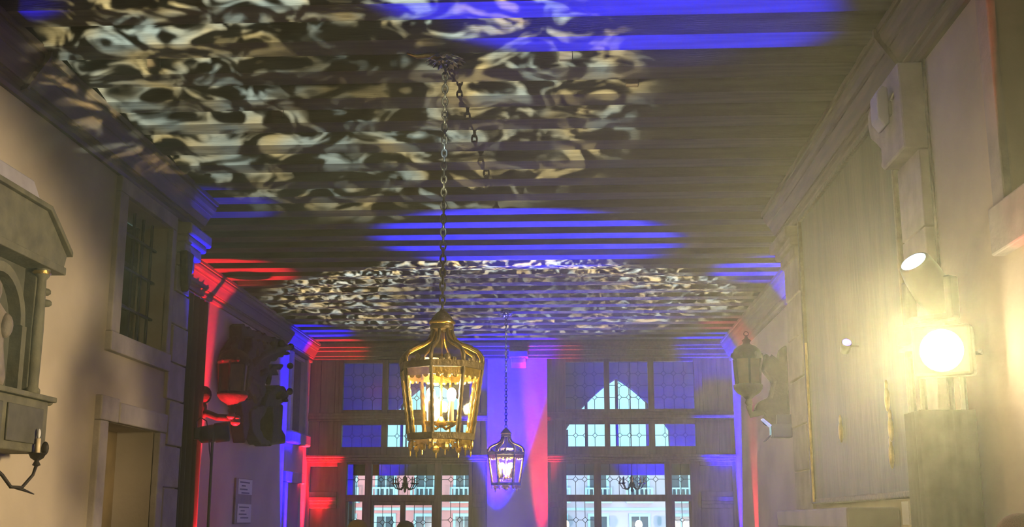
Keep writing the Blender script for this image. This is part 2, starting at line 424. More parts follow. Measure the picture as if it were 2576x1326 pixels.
# ---- far left wall window_2 and door_2
w = sempty('window_2', 'tall dark shuttered window beside the red lit corner')
for k in range(2):
    y0 = 22.3 + 0.575 * k
    MB().box(FL - 0.12, FL - 0.07, y0 + 0.005, y0 + 0.57, 3.25, 4.68).build('shutter', timber_d, w, bevel=0.01)
MB().box(FL - 0.02, FL + 0.14, 22.1, 23.62, 3.02, 3.25).build('sill_stone', stone, w, bevel=0.03)
MB().box(FL - 0.02, FL + 0.06, 22.14, 22.3, 3.251, 4.735).build('jamb_stone', stone, w, bevel=0.01)
MB().box(FL - 0.02, FL + 0.06, 23.45, 23.60, 3.251, 4.735).build('jamb_stone', stone, w, bevel=0.01)
d = sempty('door_2', 'grey door leaf under the shuttered window')
MB().box(FL - 0.10, FL - 0.04, 22.2, 23.5, 0, 2.30).build('door_leaf', mat('grey_door', (0.25, 0.22, 0.24), 0.7, var=0.2, scale=3), d)
MB().box(FL - 0.02, FL + 0.05, 22.0, 23.6, 2.302, 2.50).build('lintel_stone', stone, d, bevel=0.012)
MB().box(FL - 0.02, FL + 0.05, 22.0, 22.2, 0, 2.30).build('jamb_stone', stone, d, bevel=0.012)
# ---- right window
w = sempty('window_3', 'dark window in a stone surround on the right wall')
MB().box(XR - 0.05, XR + 0.02, 6.60, 6.78, 3.281, 4.74).build('jamb_stone', stone, w, bevel=0.01)
MB().box(XR - 0.05, XR + 0.02, 5.07, 5.25, 3.281, 4.74).build('jamb_stone', stone, w, bevel=0.01)
MB().box(XR - 0.075, XR + 0.02, 5.0, 6.80, 3.08, 3.36).build('sill_stone', stone, w, bevel=0.012)
MB().box(XR + 0.33, XR + 0.36, 5.25, 6.60, 3.36, 4.7).build('pane', nightglass, w)
for k in range(5):
    yy = 5.25 + 1.35 * (k + 0.5) / 5
    MB().tube([(XR + 0.15, yy, 3.36), (XR + 0.15, yy, 4.7)], 0.016, 8).build('iron_bar', iron, w)
# ---- right pilaster with bracket capital
for i, (a, b) in enumerate([(0, 0.9), (0.9, 1.8), (1.8, 2.7), (2.7, 3.55), (3.55, 4.10)]):
    MB().box(XR - 0.09, XR + 0.01, 7.95, 8.50, a + 0.005, b - 0.005).build('pilaster_stone', stone, wall_right, bevel=0.008)
cap = [(7.95, 4.105), (8.50, 4.105), (8.56, 4.15), (8.53, 4.19), (8.53, 4.27), (8.66, 4.36), (8.80, 4.44), (8.84, 4.52), (8.84, 4.64), (8.58, 4.735), (7.97, 4.735)]
MB().prism(cap, XR - 0.19, XR + 0.01, 'x').build('pilaster_capital', stone, wall_right, bevel=0.015)
MB().tube([(XR - 0.02, 7.93, 4.735), (XR - 0.02, 7.93, 2.9)], 0.012, 6).build('cable', timber_d, wall_right)
MB().tube([(XR - 0.10, 8.12, 4.735), (XR - 0.21, 8.10, 4.5)], 0.012, 6).build('cable', timber_d, wall_right)

# ------------------------------------------------------------------ far wall: timber screen with leaded windows, central pier
wf = sempty('wall_far', 'brown panelled timber wall with leaded windows and a plaster pier')
MB().box(-1.64, -0.44, YF - 0.06, YF + 0.30, 0, 4.80).build('pier', plaster_far, wf)
corb = MB()
MB().prism([(YF - 0.06, 4.60), (YF - 0.12, 4.62), (YF - 0.22, 4.70), (YF - 0.24, 4.80), (YF - 0.06, 4.80)], -1.16, -0.86, 'x').build('corbel', stone, wf, bevel=0.015)
MB().box(-1.20, -0.82, YF - 0.30, YF - 0.06, 4.80, 4.93).build('corbel_cap', stone, wf, bevel=0.015)
wn = [3]
def leaded(x0, x1, z0, z1, nc, nr, y):
    wn[0] += 1
    w = sempty('window_%d' % wn[0])
    cw, ch = (x1 - x0) / nc, (z1 - z0) / nr
    c = min(0.30 * cw, 0.22 * ch)
    cx, cz = c, c
    L_ = MB(); t = 0.006
    def seg(ax, az, bx, bz):
        L_.tube([(ax, y, az), (bx, y, bz)], t, 4)
    for i in range(nc + 1):
        for j in range(nr + 1):
            X, Z = x0 + i * cw, z0 + j * ch
            inn = 0 < i < nc and 0 < j < nr
            bz0 = cz if (inn) else 0
            if inn:
                seg(X - cx, Z, X, Z + cz); seg(X, Z + cz, X + cx, Z); seg(X + cx, Z, X, Z - cz); seg(X, Z - cz, X - cx, Z)
            if j < nr and 0 < i < nc:
                a = cz if j > 0 else 0; b = cz if j + 1 < nr else 0
                seg(X, Z + a, X, Z + ch - b)
            if i < nc and 0 < j < nr:
                a = cx if i > 0 else 0; b = cx if i + 1 < nc else 0
                seg(X + a, Z, X + cw - b, Z)
    if nc > 1 or nr > 1:
        L_.build('lead_came', lead, w)
    cache = {}
    for i in range(nc):
        for j in range(nr):
            k = (i > 0, i + 1 < nc, j > 0, j + 1 < nr)
            if k not in cache:
                l, r_, b, tt = k; p = []
                p += [(cx, 0), (0, cz)][::-1] if (l and b) else [(0, 0)]
                q = [(cw - cx, 0), (cw, cz)] if (r_ and b) else [(cw, 0)]
                u = [(cw, ch - cz), (cw - cx, ch)] if (r_ and tt) else [(cw, ch)]
                v = [(cx, ch), (0, ch - cz)] if (l and tt) else [(0, ch)]
                cache[k] = MB().prism(p + q + u + v, -0.002, 0.002, 'y').mesh('pane', glass)
            place(cache[k], 'pane', w, (x0 + i * cw, y, z0 + j * ch), (random.uniform(-0.012, 0.012), 0, random.uniform(-0.012, 0.012)))
    if nc > 1 and nr > 1:
        dm = MB().prism([(-cx, 0), (0, -cz), (cx, 0), (0, cz)], -0.002, 0.002, 'y').mesh('diamond_pane', glass)
        for i in range(1, nc):
            for j in range(1, nr):
                place(dm, 'diamond_pane', w, (x0 + i * cw, y, z0 + j * ch))
    return w
Y1 = YF + 0.05
def bay(f, mir):
    """f maps the right bay's x to this bay's x."""
    def B(x0, x1, y0, y1, z0, z1, n, m=timber, bv=0.008):
        a, b = sorted((f(x0), f(x1))); return MB().box(a, b, y0, y1, z0, z1).build(n, m, wf, bevel=bv)
    def W(x0, x1, z0, z1, nc, nr):
        a, b = sorted((f(x0), f(x1))); return leaded(a, b, z0, z1, nc, nr, Y1)
    xe = 3.29 if not mir else 3.21
    # side planks, upper storey
    for z0, z1 in ((3.72, 4.80), (2.88, 3.56)):
        B(-0.44, -0.30, YF, YF + 0.1, z0, z1, 'plank'); B(-0.295, -0.12, YF - 0.01, YF + 0.1, z0, z1, 'plank')
        B(2.58, 2.66, YF - 0.02, YF + 0.1, z0, z1, 'post')
        B(2.665, 2.955, YF, YF + 0.1, z0, z1, 'plank'); B(2.96, xe, YF, YF + 0.1, z0, z1, 'plank')
    # window frames upper storey
    for a, b in ((-0.12, -0.07), (0.70, 0.81), (1.58, 1.70), (2.50, 2.58)):
        B(a, b, YF - 0.03, YF + 0.1, 3.72, 4.80, 'mullion'); B(a, b, YF - 0.03, YF + 0.1, 2.88, 3.56, 'mullion')
    for a, b in ((-0.07, 0.70), (0.81, 1.58), (1.70, 2.50)):
        B(a, b, YF - 0.02, YF + 0.1, 3.72, 3.785, 'window_rail'); B(a, b, YF - 0.02, YF + 0.1, 4.735, 4.80, 'window_rail')
        B(a, b, YF - 0.02, YF + 0.1, 2.88, 3.045, 'window_rail'); B(a, b, YF - 0.02, YF + 0.1, 3.485, 3.56, 'window_rail')
        W(a, b, 3.785, 4.735, 4, 4); W(a, b, 3.045, 3.485, 4, 2)
    # moulded rails
    for z0, z1, dd in ((3.56, 3.60, 0.05), (3.60, 3.66, 0.09), (3.66, 3.72, 0.06)):
        B(-0.44, xe, YF - dd, YF + 0.1, z0, z1, 'moulded_rail', timber, 0.01)
    for z0, z1, dd in ((2.74, 2.78, 0.06), (2.78, 2.83, 0.11), (2.83, 2.88, 0.16)):
        B(-0.44, xe, YF - dd, YF + 0.1, z0, z1, 'moulded_rail', timber, 0.01)
    # lower storey
    B(-0.44, -0.40, YF, YF + 0.1, 0, 2.74, 'post'); B(-0.14, -0.07, YF - 0.03, YF + 0.1, 0, 2.74, 'post')
    for z0, z1 in ((2.12, 2.74), (0.3, 1.86)):
        B(-0.40, -0.14, YF + 0.04, YF + 0.1, z0, z1, 'panel', timber)
    B(-0.40, -0.14, YF - 0.03, YF + 0.1, 1.86, 1.96, 'panel_rail'); B(-0.40, -0.14, YF, YF + 0.1, 1.96, 2.12, 'panel_rail')
    B(0.47, 0.61, YF - 0.05, YF + 0.1, 0, 2.74, 'post'); B(1.87, 2.00, YF - 0.05, YF + 0.1, 0, 2.74, 'post')
    B(2.37, 2.50, YF - 0.03, YF + 0.1, 0, 2.74, 'post')
    for a, b in ((-0.07, 0.47), (0.61, 1.87), (2.00, 2.37)):
        B(a, b, YF - 0.03, YF + 0.1, 1.97, 2.10, 'transom'); B(a, b, YF - 0.01, YF + 0.1, 2.70, 2.74, 'window_rail')
    W(-0.07, 0.47, 2.10, 2.70, 3, 2); W(0.61, 1.87, 2.10, 2.70, 7, 2); W(2.00, 2.37, 2.10, 2.70, 2, 2)
    W(-0.07, 0.47, 0.9, 1.97, 3, 3); W(2.05, 2.33, 0.9, 1.97, 2, 3)
    B(2.00, 2.05, YF - 0.01, YF + 0.1, 0, 1.97, 'door_stile'); B(2.33, 2.37, YF - 0.01, YF + 0.1, 0, 1.97, 'door_stile')
    B(2.05, 2.33, YF, YF + 0.1, 0.1, 0.9, 'door_panel'); B(-0.07, 0.47, YF, YF + 0.1, 0.1, 0.9, 'door_panel')
    if mir:
        for a, b in ((0.61, 0.66), (1.19, 1.29), (1.82, 1.87)):
            B(a, b, YF - 0.01, YF + 0.1, 0, 1.97, 'door_stile')
        for a, b in ((0.66, 1.19), (1.29, 1.82)):
            W(a, b, 0.9, 1.90, 3, 3); B(a, b, YF - 0.01, YF + 0.1, 1.90, 1.97, 'door_rail'); B(a, b, YF, YF + 0.1, 0.1, 0.9, 'door_panel')
    # wide side panelling, lower storey
    B(2.50, 2.56, YF, YF + 0.1, 0, 2.74, 'post'); B(xe - 0.10, xe, YF - 0.02, YF + 0.1, 0, 2.74, 'post')
    for z0, z1 in ((2.16, 2.66), (0.3, 1.84)):
        B(2.56, xe - 0.10, YF + 0.03, YF + 0.1, z0, z1, 'panel')
    for z0, z1, dd in ((2.66, 2.74, 0.03), (2.06, 2.16, 0.03), (1.98, 2.06, 0.08), (1.92, 1.98, 0.05), (1.84, 1.92, 0.02)):
        B(2.56, xe - 0.10, YF - dd, YF + 0.1, z0, z1, 'panel_rail')
bay(lambda x: x, False)
bay(lambda x: -2.08 - x, True)

# ------------------------------------------------------------------ loggia and the town beyond
def arch_pts(xc, hw, zs, zp, n=10):
    """pointed ogee arch outline from left spring over the peak to right spring."""
    L_ = []
    for k in range(n + 1):
        t = k / n
        x = -hw * (1 - t) ** 1.0
        z = zs + (zp - zs) * (math.sin(t * PI / 2) ** 0.9 * 0.80 + 0.20 * t ** 3)
        L_.append((xc + x, z))
    R_ = [(2 * xc - x, z) for x, z in L_[:-1]][::-1]
    return L_ + R_
lg = sempty('wall_loggia', 'loggia wall with pointed arches beyond the leaded windows')
YO = 27.0
for xc in (1.07, -3.12):
    ap = arch_pts(xc, 1.16, 3.60, 4.76)
    # masonry around the arch, split in left, right and spandrel pieces
    for i in range(len(ap) - 1):
        (a, za), (b, zb) = ap[i], ap[i + 1]
        MB().prism([(a, za), (b, zb), (b, ZT), (a, ZT)], YO, YO + 0.35, 'y').build('spandrel', loggia_m, lg)
    for k in (-0.69, 0.0, 0.68):
        MB().lathe([(0.055, 2.85), (0.055, 2.95), (0.035, 3.0), (0.035, 3.85), (0.06, 3.95), (0.035, 4.02), (0.035, 4.74 if k == 0 else 4.38)], 10, (xc + k, YO + 0.15)).build('column', loggia_m, lg, True)
    MB().box(xc - 1.75, xc + 1.75, YO, YO + 0.35, 2.60, 3.05).build('lintel', loggia_m, lg)
    MB().box(xc - 1.16, xc - 1.10, YO, YO + 0.35, 3.05, 3.60).build('jamb_stone', loggia_m, lg)
for a, b in ((FL - 0.4, -4.28), (-1.96, -0.09), (2.23, FR + 0.4)):
    MB().box(a, b, YO, YO + 0.35, 2.60, ZT).build('wall_panel', loggia_m, lg)
for a, b in ((FL - 0.4, -4.87), (-1.37, -0.68), (2.82, FR + 0.4)):
    MB().box(a, b, YO, YO + 0.35, 0, 2.60).build('wall_panel', loggia_m, lg)
spot('loggia_uplight', (2.2, 25.3, 0.3), (2.3, 26.9, 3.9), 6000, BLUE, 55, 0.5)
spot('loggia_uplight', (-4.6, 25.2, 0.3), (-4.6, 26.9, 3.4), 3000, BLUE, 40, 0.5)

struct(MB().box(-90, 90, 27.4, 160, -1.2, -0.7).build('ground_canal', mat('canal_water', (0.05, 0.09, 0.10), 0.15, bump=0.4, bscale=2)), 'dark canal in front of the palaces')

def palace(name, label, x0, x1, y, h, wallm, bays, storeys, group=None):
    p = thing(name, label, 'building', ((x0 + x1) / 2, y, 0), 0, group)
    hw = (x1 - x0) / 2
    MB().box(-hw, hw, 0, 9, -0.7, h).build('wall', wallm, p)
    MB().prism([(-0.5, h), (9.5, h), (4.5, h + 0.5)], -hw - 0.4, hw + 0.4, 'x').build('roof', red_tile, p)
    bw = 2 * hw / bays
    wm = MB().box(-0.62, 0.62, -0.06, 0.05, 0, 2.0).mesh('window', mat('far_window_glass', (0.06, 0.10, 0.13), 0.2))
    arch = MB().box(-0.80, 0.80, -0.18, 0.02, 2.0, 2.22).box(-0.80, -0.62, -0.14, 0.02, 0, 2.0).box(0.62, 0.80, -0.14, 0.02, 0, 2.0).box(-0.04, 0.04, -0.10, 0.02, 0, 2.0).mesh('window_frame', cyan_lit_stone)
    bal = MB().box(-1.0, 1.0, -0.75, 0.0, -0.22, 0.0).box(-1.0, 1.0, -0.75, -0.62, 0.80, 0.92).box(-1.0, -0.85, -0.76, -0.6, 0, 0.8).box(0.85, 1.0, -0.76, -0.6, 0, 0.8).mesh('balcony', cyan_lit_stone)
    bs = MB().lathe([(0.05, 0), (0.085, 0.2), (0.04, 0.45), (0.06, 0.7), (0.06, 0.8)], 6).mesh('baluster', cyan_lit_stone)
    for s in range(storeys):
        z = storeys_z[s]
        MB().box(-hw, hw, -0.14, 0, z - 0.75, z - 0.55).build('string_course', cyan_lit_stone, p)
        for b in range(bays):
            x = -hw + bw * (b + 0.5)
            win = place(wm, 'window', p, (x, 0, z)); fr = place(arch, 'window_frame', win, (0, 0, 0))
            if s > 0 or name == 'pale_palace':
                ba = place(bal, 'balcony', p, (x, 0, z))
                for k in range(5):
                    place(bs, 'baluster', ba, (-0.68 + 0.34 * k, -0.68, 0))
    for b in (0, bays):
        x = -hw + bw * b
        MB().box(x - 0.16, x + 0.16, -0.10, 0.0, -0.7, h).build('pilaster_strip', cyan_lit_stone, p)
    return p
storeys_z = [-0.1, 3.1, 6.3]
palace('pink_palace', 'pink palace with white trim seen through the left leaded doors', -24, -6.4, 90, 6.8, pink, 6, 2)
palace('pale_palace', 'pale lilac palace with stone balconies beyond the open door', -5.6, 16, 92, 6.8, pale, 7, 2)

for x in (-20, -11, -1, 10):
    spot('palace_floodlight', (x, 76, 0.5), (x, 91, 3.0), 5000, (1.0, 0.93, 0.92), 75, 0.6, 0.2)

def street_lamp(loc):
    t = thing('street_lamp', 'glowing street lamp on the quay outside the open door', 'street lamp', loc, 0, 'street lamps on the quay')
    MB().lathe([(0.16, 0), (0.16, 0.15), (0.07, 0.3), (0.045, 1.2), (0.045, 2.0), (0.09, 2.05)], 10).build('post', iron, t, True)
    MB().ball((0, 0, 2.35), 0.26, 0.26, 0.34).build('globe', emat('lamp_glow', (1.0, 0.86, 0.6), 9), t, True)
    return t
for x in (-0.35, 4.9, 7.4):
    street_lamp((x, 88, -1.05 + 0.0))

def chandelier(loc, label):
    t = thing('iron_chandelier', label, 'chandelier', loc)
    MB().tube([(0, 0, 0.1), (0, 0, ZC - loc[2])], 0.012, 6).build('stem', iron, t)
    MB().lathe([(0.0, -0.16), (0.03, -0.12), (0.02, -0.06), (0.07, 0.0), (0.03, 0.08), (0.05, 0.14), (0.015, 0.2)], 12).build('hub', iron, t, True)
    am = MB().tube([(0.04, 0, -0.02), (0.12, 0, -0.09), (0.2, 0, -0.06), (0.25, 0, 0.03)], 0.012, 6).lathe([(0.012, 0.02), (0.045, 0.04), (0.045, 0.05)], 8, (0.25, 0)).mesh('arm', iron)
    cm = MB().lathe([(0.014, 0.05), (0.014, 0.15), (0.004, 0.18)], 8, (0.25, 0)).mesh('candle', candle_m)
    for k in range(8):
        a = place(am, 'arm', t, (0, 0, 0), (0, 0, k * PI / 4)); place(cm, 'candle', a, (0, 0, 0))
    return t
chandelier((-3.50, 25.6, 2.33), 'iron candle chandelier seen through the left leaded transom')
chandelier((1.30, 25.6, 2.33), 'iron candle chandelier seen through the glass over the open door')

# ------------------------------------------------------------------ hanging lanterns
def lantern(loc, rot, n, zc, label, group, power):
    """loc is the underside of the lantern's lower ring."""
    t = thing('hanging_lantern', label, 'lantern', loc, rot, group)
    Rt, Rb, H = 0.30, 0.235, 0.50
    ang = [2 * PI * k / n for k in range(n)]
    P = lambda r, a, z: (r * math.cos(a), r * math.sin(a), z)
    # rings
    def ring(z0, z1, r0, r1, th, name, m):
        mb = MB()
        for k in range(n):
            a, b = ang[k], ang[(k + 1) % n]
            vs = []
            for r, z in ((r0, z0), (r1, z1), (r1 - th, z1), (r0 - th, z0)):
                vs += [P(r, a, z), P(r, b, z)]
            mb.add(vs, [(0, 1, 3, 2), (2, 3, 5, 4), (4, 5, 7, 6), (6, 7, 1, 0), (0, 2, 4, 6), (1, 7, 5, 3)])
        return mb.build(name, m, t)
    ring(0.0, 0.045, Rb + 0.012, Rb + 0.018, 0.04, 'lower_frame', oldbrass)
    ring(H, H + 0.045, Rt + 0.012, Rt + 0.016, 0.04, 'upper_frame', oldbrass)
    ring(H - 0.055, H - 0.002, Rt - 0.008, Rt - 0.002, 0.012, 'pierced_valance', brass)
    for k, a in enumerate(ang):
        b = ang[(k + 1) % n]; mid = (a + b) / 2 if k + 1 < n else (a + 2 * PI) / 2
        m_ = 14
        pts = [P(Rb + (Rt - Rb) * i / m_, a, 0.03 + (H - 0.02) * i / m_) for i in range(m_ + 1)]
        bar = MB().tube(pts, [0.012 + 0.004 * (i % 2) for i in range(m_ + 1)], 6).build('corner_bar', oldbrass, t)
        # scalloped inner edging catching the light
        pts2 = [P(Rb - 0.016 + (Rt - Rb) * i / m_, a, 0.04 + (H - 0.05) * i / m_) for i in range(m_ + 1)]
        MB().tube(pts2, [0.008 + 0.005 * (i % 2) for i in range(m_ + 1)], 6).build('scalloped_edge', brass, bar)
        # panes
        c0, c1 = P(Rb, a, 0.045), P(Rb, b, 0.045); d0, d1 = P(Rt, a, H), P(Rt, b, H)
        s_ = 0.985
        inner = [tuple(Vector(v) * 1.0 - Vector((math.cos(mid) * 0.004, math.sin(mid) * 0.004, 0))) for v in (c0, c1, d1, d0)]
        MB().add([c0, c1, d1, d0] + inner, [(0, 1, 2, 3), (7, 6, 5, 4), (0, 4, 5, 1), (1, 5, 6, 2), (2, 6, 7, 3), (3, 7, 4, 0)]).build('glass_pane', lantern_glass, t)
        # dome ribs: ogee
        prof = [(Rt + 0.005, H + 0.04), (Rt + 0.004, H + 0.085), (Rt - 0.025, H + 0.13), (Rt - 0.085, H + 0.165), (Rt - 0.15, H + 0.19), (Rt - 0.195, H + 0.22), (0.082, H + 0.265), (0.075, H + 0.30)]
        rp = [P(r, a, z) for r, z in prof]
        rib = MB().tube(rp, [0.013, 0.015, 0.012, 0.015, 0.012, 0.013, 0.011, 0.010], 6).build('dome_rib', oldbrass, t, True)
        MB().tube([P(r - 0.014, a, z - 0.006) for r, z in prof], [0.008, 0.011, 0.008, 0.011, 0.008, 0.01, 0.008, 0.007], 6).build('gilt_edge', brass, rib, True)
        vs = []; fs = []
        for i, (r, z) in enumerate(prof):
            vs += [P(r - 0.004, a, z), P(r - 0.004, b, z)]
            if i: fs.append((2 * i - 2, 2 * i - 1, 2 * i + 1, 2 * i))
        pane = MB().add(vs, fs).build('dome_pane', glass_mat('dome_glass', (0.55, 0.53, 0.46), 0.05, 0.15), t)
        so = pane.modifiers.new('thick', 'SOLIDIFY'); so.thickness = 0.003
        # pendants and cresting
        pm = MB().ball(P(Rb - 0.005, a, -0.03), 0.011, 0.011, 0.035, 6, 5).build('pendant', brass, t, True)
        c = P((Rb) * math.cos(PI / n), mid, 0)
        fl = MB().box(-0.055, 0.055, -0.006, 0.006, -0.035, -0.003).ball((0, 0, -0.05), 0.028, 0.012, 0.03, 8, 5).ball((-0.05, 0, -0.03), 0.014, 0.01, 0.02, 6, 4).ball((0.05, 0, -0.03), 0.014, 0.01, 0.02, 6, 4).ball((0, 0, -0.09), 0.007, 0.007, 0.028, 6, 4)
        fl.xf(Matrix.Translation(Vector(c)) @ Matrix.Rotation(mid + PI / 2, 4, 'Z')); fl.build('lower_cresting', brass, t)
        c = P((Rt + 0.008) * math.cos(PI / n), mid, H + 0.045)
        fl = MB().ball((0, 0, 0.02), 0.022, 0.008, 0.03, 8, 5).ball((-0.045, 0, 0.008), 0.02, 0.008, 0.016, 6, 4).ball((0.045, 0, 0.008), 0.02, 0.008, 0.016, 6, 4)
        fl.xf(Matrix.Translation(Vector(c)) @ Matrix.Rotation(mid + PI / 2, 4, 'Z')); fl.build('upper_cresting', oldbrass, t)
        c = P((Rt - 0.012) * math.cos(PI / n), mid, H - 0.055)
        fl = MB().ball((0, 0, -0.005), 0.03, 0.005, 0.022, 8, 4).ball((-0.06, 0, -0.003), 0.022, 0.005, 0.016, 6, 4).ball((0.06, 0, -0.003), 0.022, 0.005, 0.016, 6, 4)
        fl.xf(Matrix.Translation(Vector(c)) @ Matrix.Rotation(mid + PI / 2, 4, 'Z')); fl.build('valance_fringe', brass, t)
    MB().lathe([(0.07, H + 0.295), (0.085, H + 0.30), (0.09, H + 0.325), (0.078, H + 0.335), (0.092, H + 0.345), (0.092, H + 0.36), (0.07, H + 0.39), (0.04, H + 0.425), (0.02, H + 0.44), (0.014, H + 0.455)], 20).build('crown_cap', oldbrass, t, True)
    MB().lathe([(0.093, H + 0.338), (0.098, H + 0.344), (0.098, H + 0.352), (0.093, H + 0.358)], 20).build('cap_band', brass, t, True)
    # candelabra inside
    MB().tube([(0, 0, H + 0.3), (0, 0, 0.12)], 0.008, 6).build('centre_rod', brass, t)
    MB().lathe([(0.01, 0.09), (0.05, 0.11), (0.03, 0.14), (0.012, 0.17)], 12).build('candle_hub', brass, t, True)
    for k in range(4):
        a = PI / 4 + k * PI / 2 + 0.25
        x, y = 0.105 * math.cos(a), 0.105 * math.sin(a)
        MB().tube([(0, 0, 0.11), (x * 0.5, y * 0.5, 0.08), (x, y, 0.105)], 0.008, 6).build('candle_arm', brass, t)
        cn = MB().lathe([(0.017, 0.13), (0.017, 0.27), (0.012, 0.285)], 10, (x, y)).build('candle', candle_m, t, True)
        MB().lathe([(0.012, 0.10), (0.04, 0.12), (0.042, 0.13), (0.015, 0.13)], 12, (x, y)).build('drip_cup', brass, cn, True)
        MB().ball((x, y, 0.325), 0.034, 0.034, 0.045).build('bulb', bulb_m, cn, True)
    point('lantern_lamp', (0, 0, 0.33), power, WARM, 0.10, t)
    # chain of oval links
    z0, z1 = H + 0.45, zc - loc[2] - 0.05
    lk = MB()
    lk.tube([(0.019 * math.cos(q), 0, 0.034 * math.sin(q)) for q in [2 * PI * i / 12 for i in range(12)]], 0.0085, 5, True)
    lm = lk.mesh('chain_link', mat('chain_iron', (0.05, 0.05, 0.055), 0.4, 0.7), True)
    z = z0 + 0.02; k = 0
    while z < z1:
        place(lm, 'chain_link', t, (0, 0, z), (0, 0, (k % 2) * PI / 2 + 0.3)); z += 0.051; k += 1
    # ceiling rose of two rings of petals
    zr = zc - loc[2]
    ro = MB().lathe([(0.02, zr - 0.09), (0.035, zr - 0.07), (0.06, zr - 0.04), (0.05, zr)], 16).build('ceiling_rose', steel, t, True)
    for ringn, (cnt, ro_, dz) in enumerate(((14, 0.155, -0.035), (10, 0.105, -0.065))):
        for k in range(cnt):
            a = 2 * PI * k / cnt + ringn * 0.2
            pv = [(0.03, -0.012, 0), (0.03, 0.012, 0), (ro_ * 0.7, 0.026, -0.012), (ro_, 0.0, -0.035), (ro_ * 0.7, -0.026, -0.012), (ro_ * 0.6, 0, 0.008)]
            mb = MB().add(pv, [(0, 5, 1), (1, 5, 2), (2, 5, 3), (3, 5, 4), (4, 5, 0)])
            mb.xf(Matrix.Translation((0, 0, zr + dz)) @ Matrix.Rotation(a, 4, 'Z'))
            pt = mb.build('petal', steel, ro); so = pt.modifiers.new('thick', 'SOLIDIFY'); so.thickness = 0.004
    if n == 8:
        MB().tube([(0.02, -0.03, zr - 0.05), (0.06, -0.12, zr - 0.03), (0.10, -0.20, zr - 0.05), (0.13, -0.27, zr - 0.03)], [0.03, 0.022, 0.016, 0.006], 6).build('leaf_spray', brass, ro, True)
    return t
lantern((-0.92, 8.56, 2.16), -PI / 2 - math.radians(8), 8, ZC, 'large gilt glass lantern with lit candle bulbs on a long chain', 'hanging lanterns', 125)
lantern((-1.06, 20.03, 2.17), 0.0, 6, ZC, 'six sided lantern hanging in front of the blue and red pier', 'hanging lanterns', 110)

# ------------------------------------------------------------------ wall shrine on the left wall
sh = thing('wooden_shrine', 'greenish carved wooden shrine with gabled hood on the left wall', 'shrine', (XL, 8.0, 2.08))
Bz = 2.08; b_ = lambda x0, x1, y0, y1, z0, z1: MB().box(x0, x1, y0 - 8.0, y1 - 8.0, z0 - Bz, z1 - Bz)
b_(0.0, 0.30, 7.30, 8.72, 2.08, 2.46).build('plinth', shrine_m, sh, bevel=0.01)
b_(0.0, 0.34, 7.26, 8.78, 2.46, 2.50).build('plinth_cornice', shrine_m, sh, bevel=0.01)
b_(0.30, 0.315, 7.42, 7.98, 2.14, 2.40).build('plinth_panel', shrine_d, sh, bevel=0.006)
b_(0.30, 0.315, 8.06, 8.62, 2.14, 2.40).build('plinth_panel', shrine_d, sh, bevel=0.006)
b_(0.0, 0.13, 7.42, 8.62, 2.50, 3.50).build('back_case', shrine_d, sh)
for yy in (7.34, 8.52):
    MB().lathe([(0.06, 0.42), (0.06, 0.46), (0.045, 0.48), (0.05, 0.9), (0.04, 1.28), (0.06, 1.31), (0.065, 1.36), (0.05, 1.38)], 14, (0.23, yy + 0.05 - 8.0)).build('column', shrine_m, sh, True)
    MB().lathe([(0.04, 1.30), (0.075, 1.33), (0.055, 1.36), (0.08, 1.40), (0.06, 1.42)], 10, (0.23, yy + 0.05 - 8.0)).build('capital', gold, sh, True)
for y0, y1 in ((7.36, 7.48), (8.52, 8.64)):
    b_(0.0, 0.22, y0, y1, 2.50, 3.44).build('side_panel', shrine_m, sh, bevel=0.008)
# arched niche frame
ar = [(0.40 * math.cos(q), 0.40 * math.sin(q)) for q in [PI * i / 14 for i in range(15)]]
for i in range(14):
    (a, za), (b, zb) = ar[i], ar[i + 1]
    MB().prism([(a, za + 0.90), (b, zb + 0.90), (b * 0.82, zb * 0.82 + 0.90), (a * 0.82, za * 0.82 + 0.90)], 0.12, 0.22, 'x').build('arch_stone', shrine_m, sh)
for s in (-1, 1):
    MB().box(0.12, 0.22, s * 0.40 - 0.04 if s > 0 else -0.40 - 0.03, s * 0.40 + 0.03 if s > 0 else -0.40 + 0.04, 0.42, 0.90).build('arch_jamb', shrine_m, sh)
fg = MB().lathe([(0.17, 0.43), (0.19, 0.5), (0.14, 0.72), (0.13, 0.86), (0.15, 0.95), (0.06, 1.02), (0.055, 1.04), (0.075, 1.09), (0.07, 1.15), (0.03, 1.19)], 16)
fg.xf(Matrix.Translation((0.16, 0.03, 0)) @ Matrix.Diagonal((0.45, 1, 1, 1))); fg.build('robed_figure', figure_m, sh, True)
MB().ball((0.22, 0.10, 0.86), 0.05, 0.06, 0.09).build('held_figure', figure_m, sh, True)
hood = MB().prism([(6.96 - 8, 3.50 - Bz), (8.80 - 8, 3.50 - Bz), (8.84 - 8, 3.60 - Bz), (8.44 - 8, 3.86 - Bz), (7.48 - 8, 3.86 - Bz), (6.94 - 8, 3.60 - Bz)], 0.0, 0.30, 'x').build('gabled_hood', shrine_m, sh, bevel=0.008)
MB().prism([(6.92 - 8, 3.60 - Bz), (6.92 - 8, 3.64 - Bz), (7.46 - 8, 3.90 - Bz), (8.46 - 8, 3.90 - Bz), (8.88 - 8, 3.64 - Bz), (8.88 - 8, 3.60 - Bz), (8.44 - 8, 3.862 - Bz), (7.48 - 8, 3.862 - Bz)], 0.0, 0.33, 'x').build('hood_moulding', shrine_m, sh, bevel=0.006)
b_(0.0, 0.32, 7.18, 8.80, 3.44, 3.50).build('hood_soffit', shrine_m, sh, bevel=0.008)
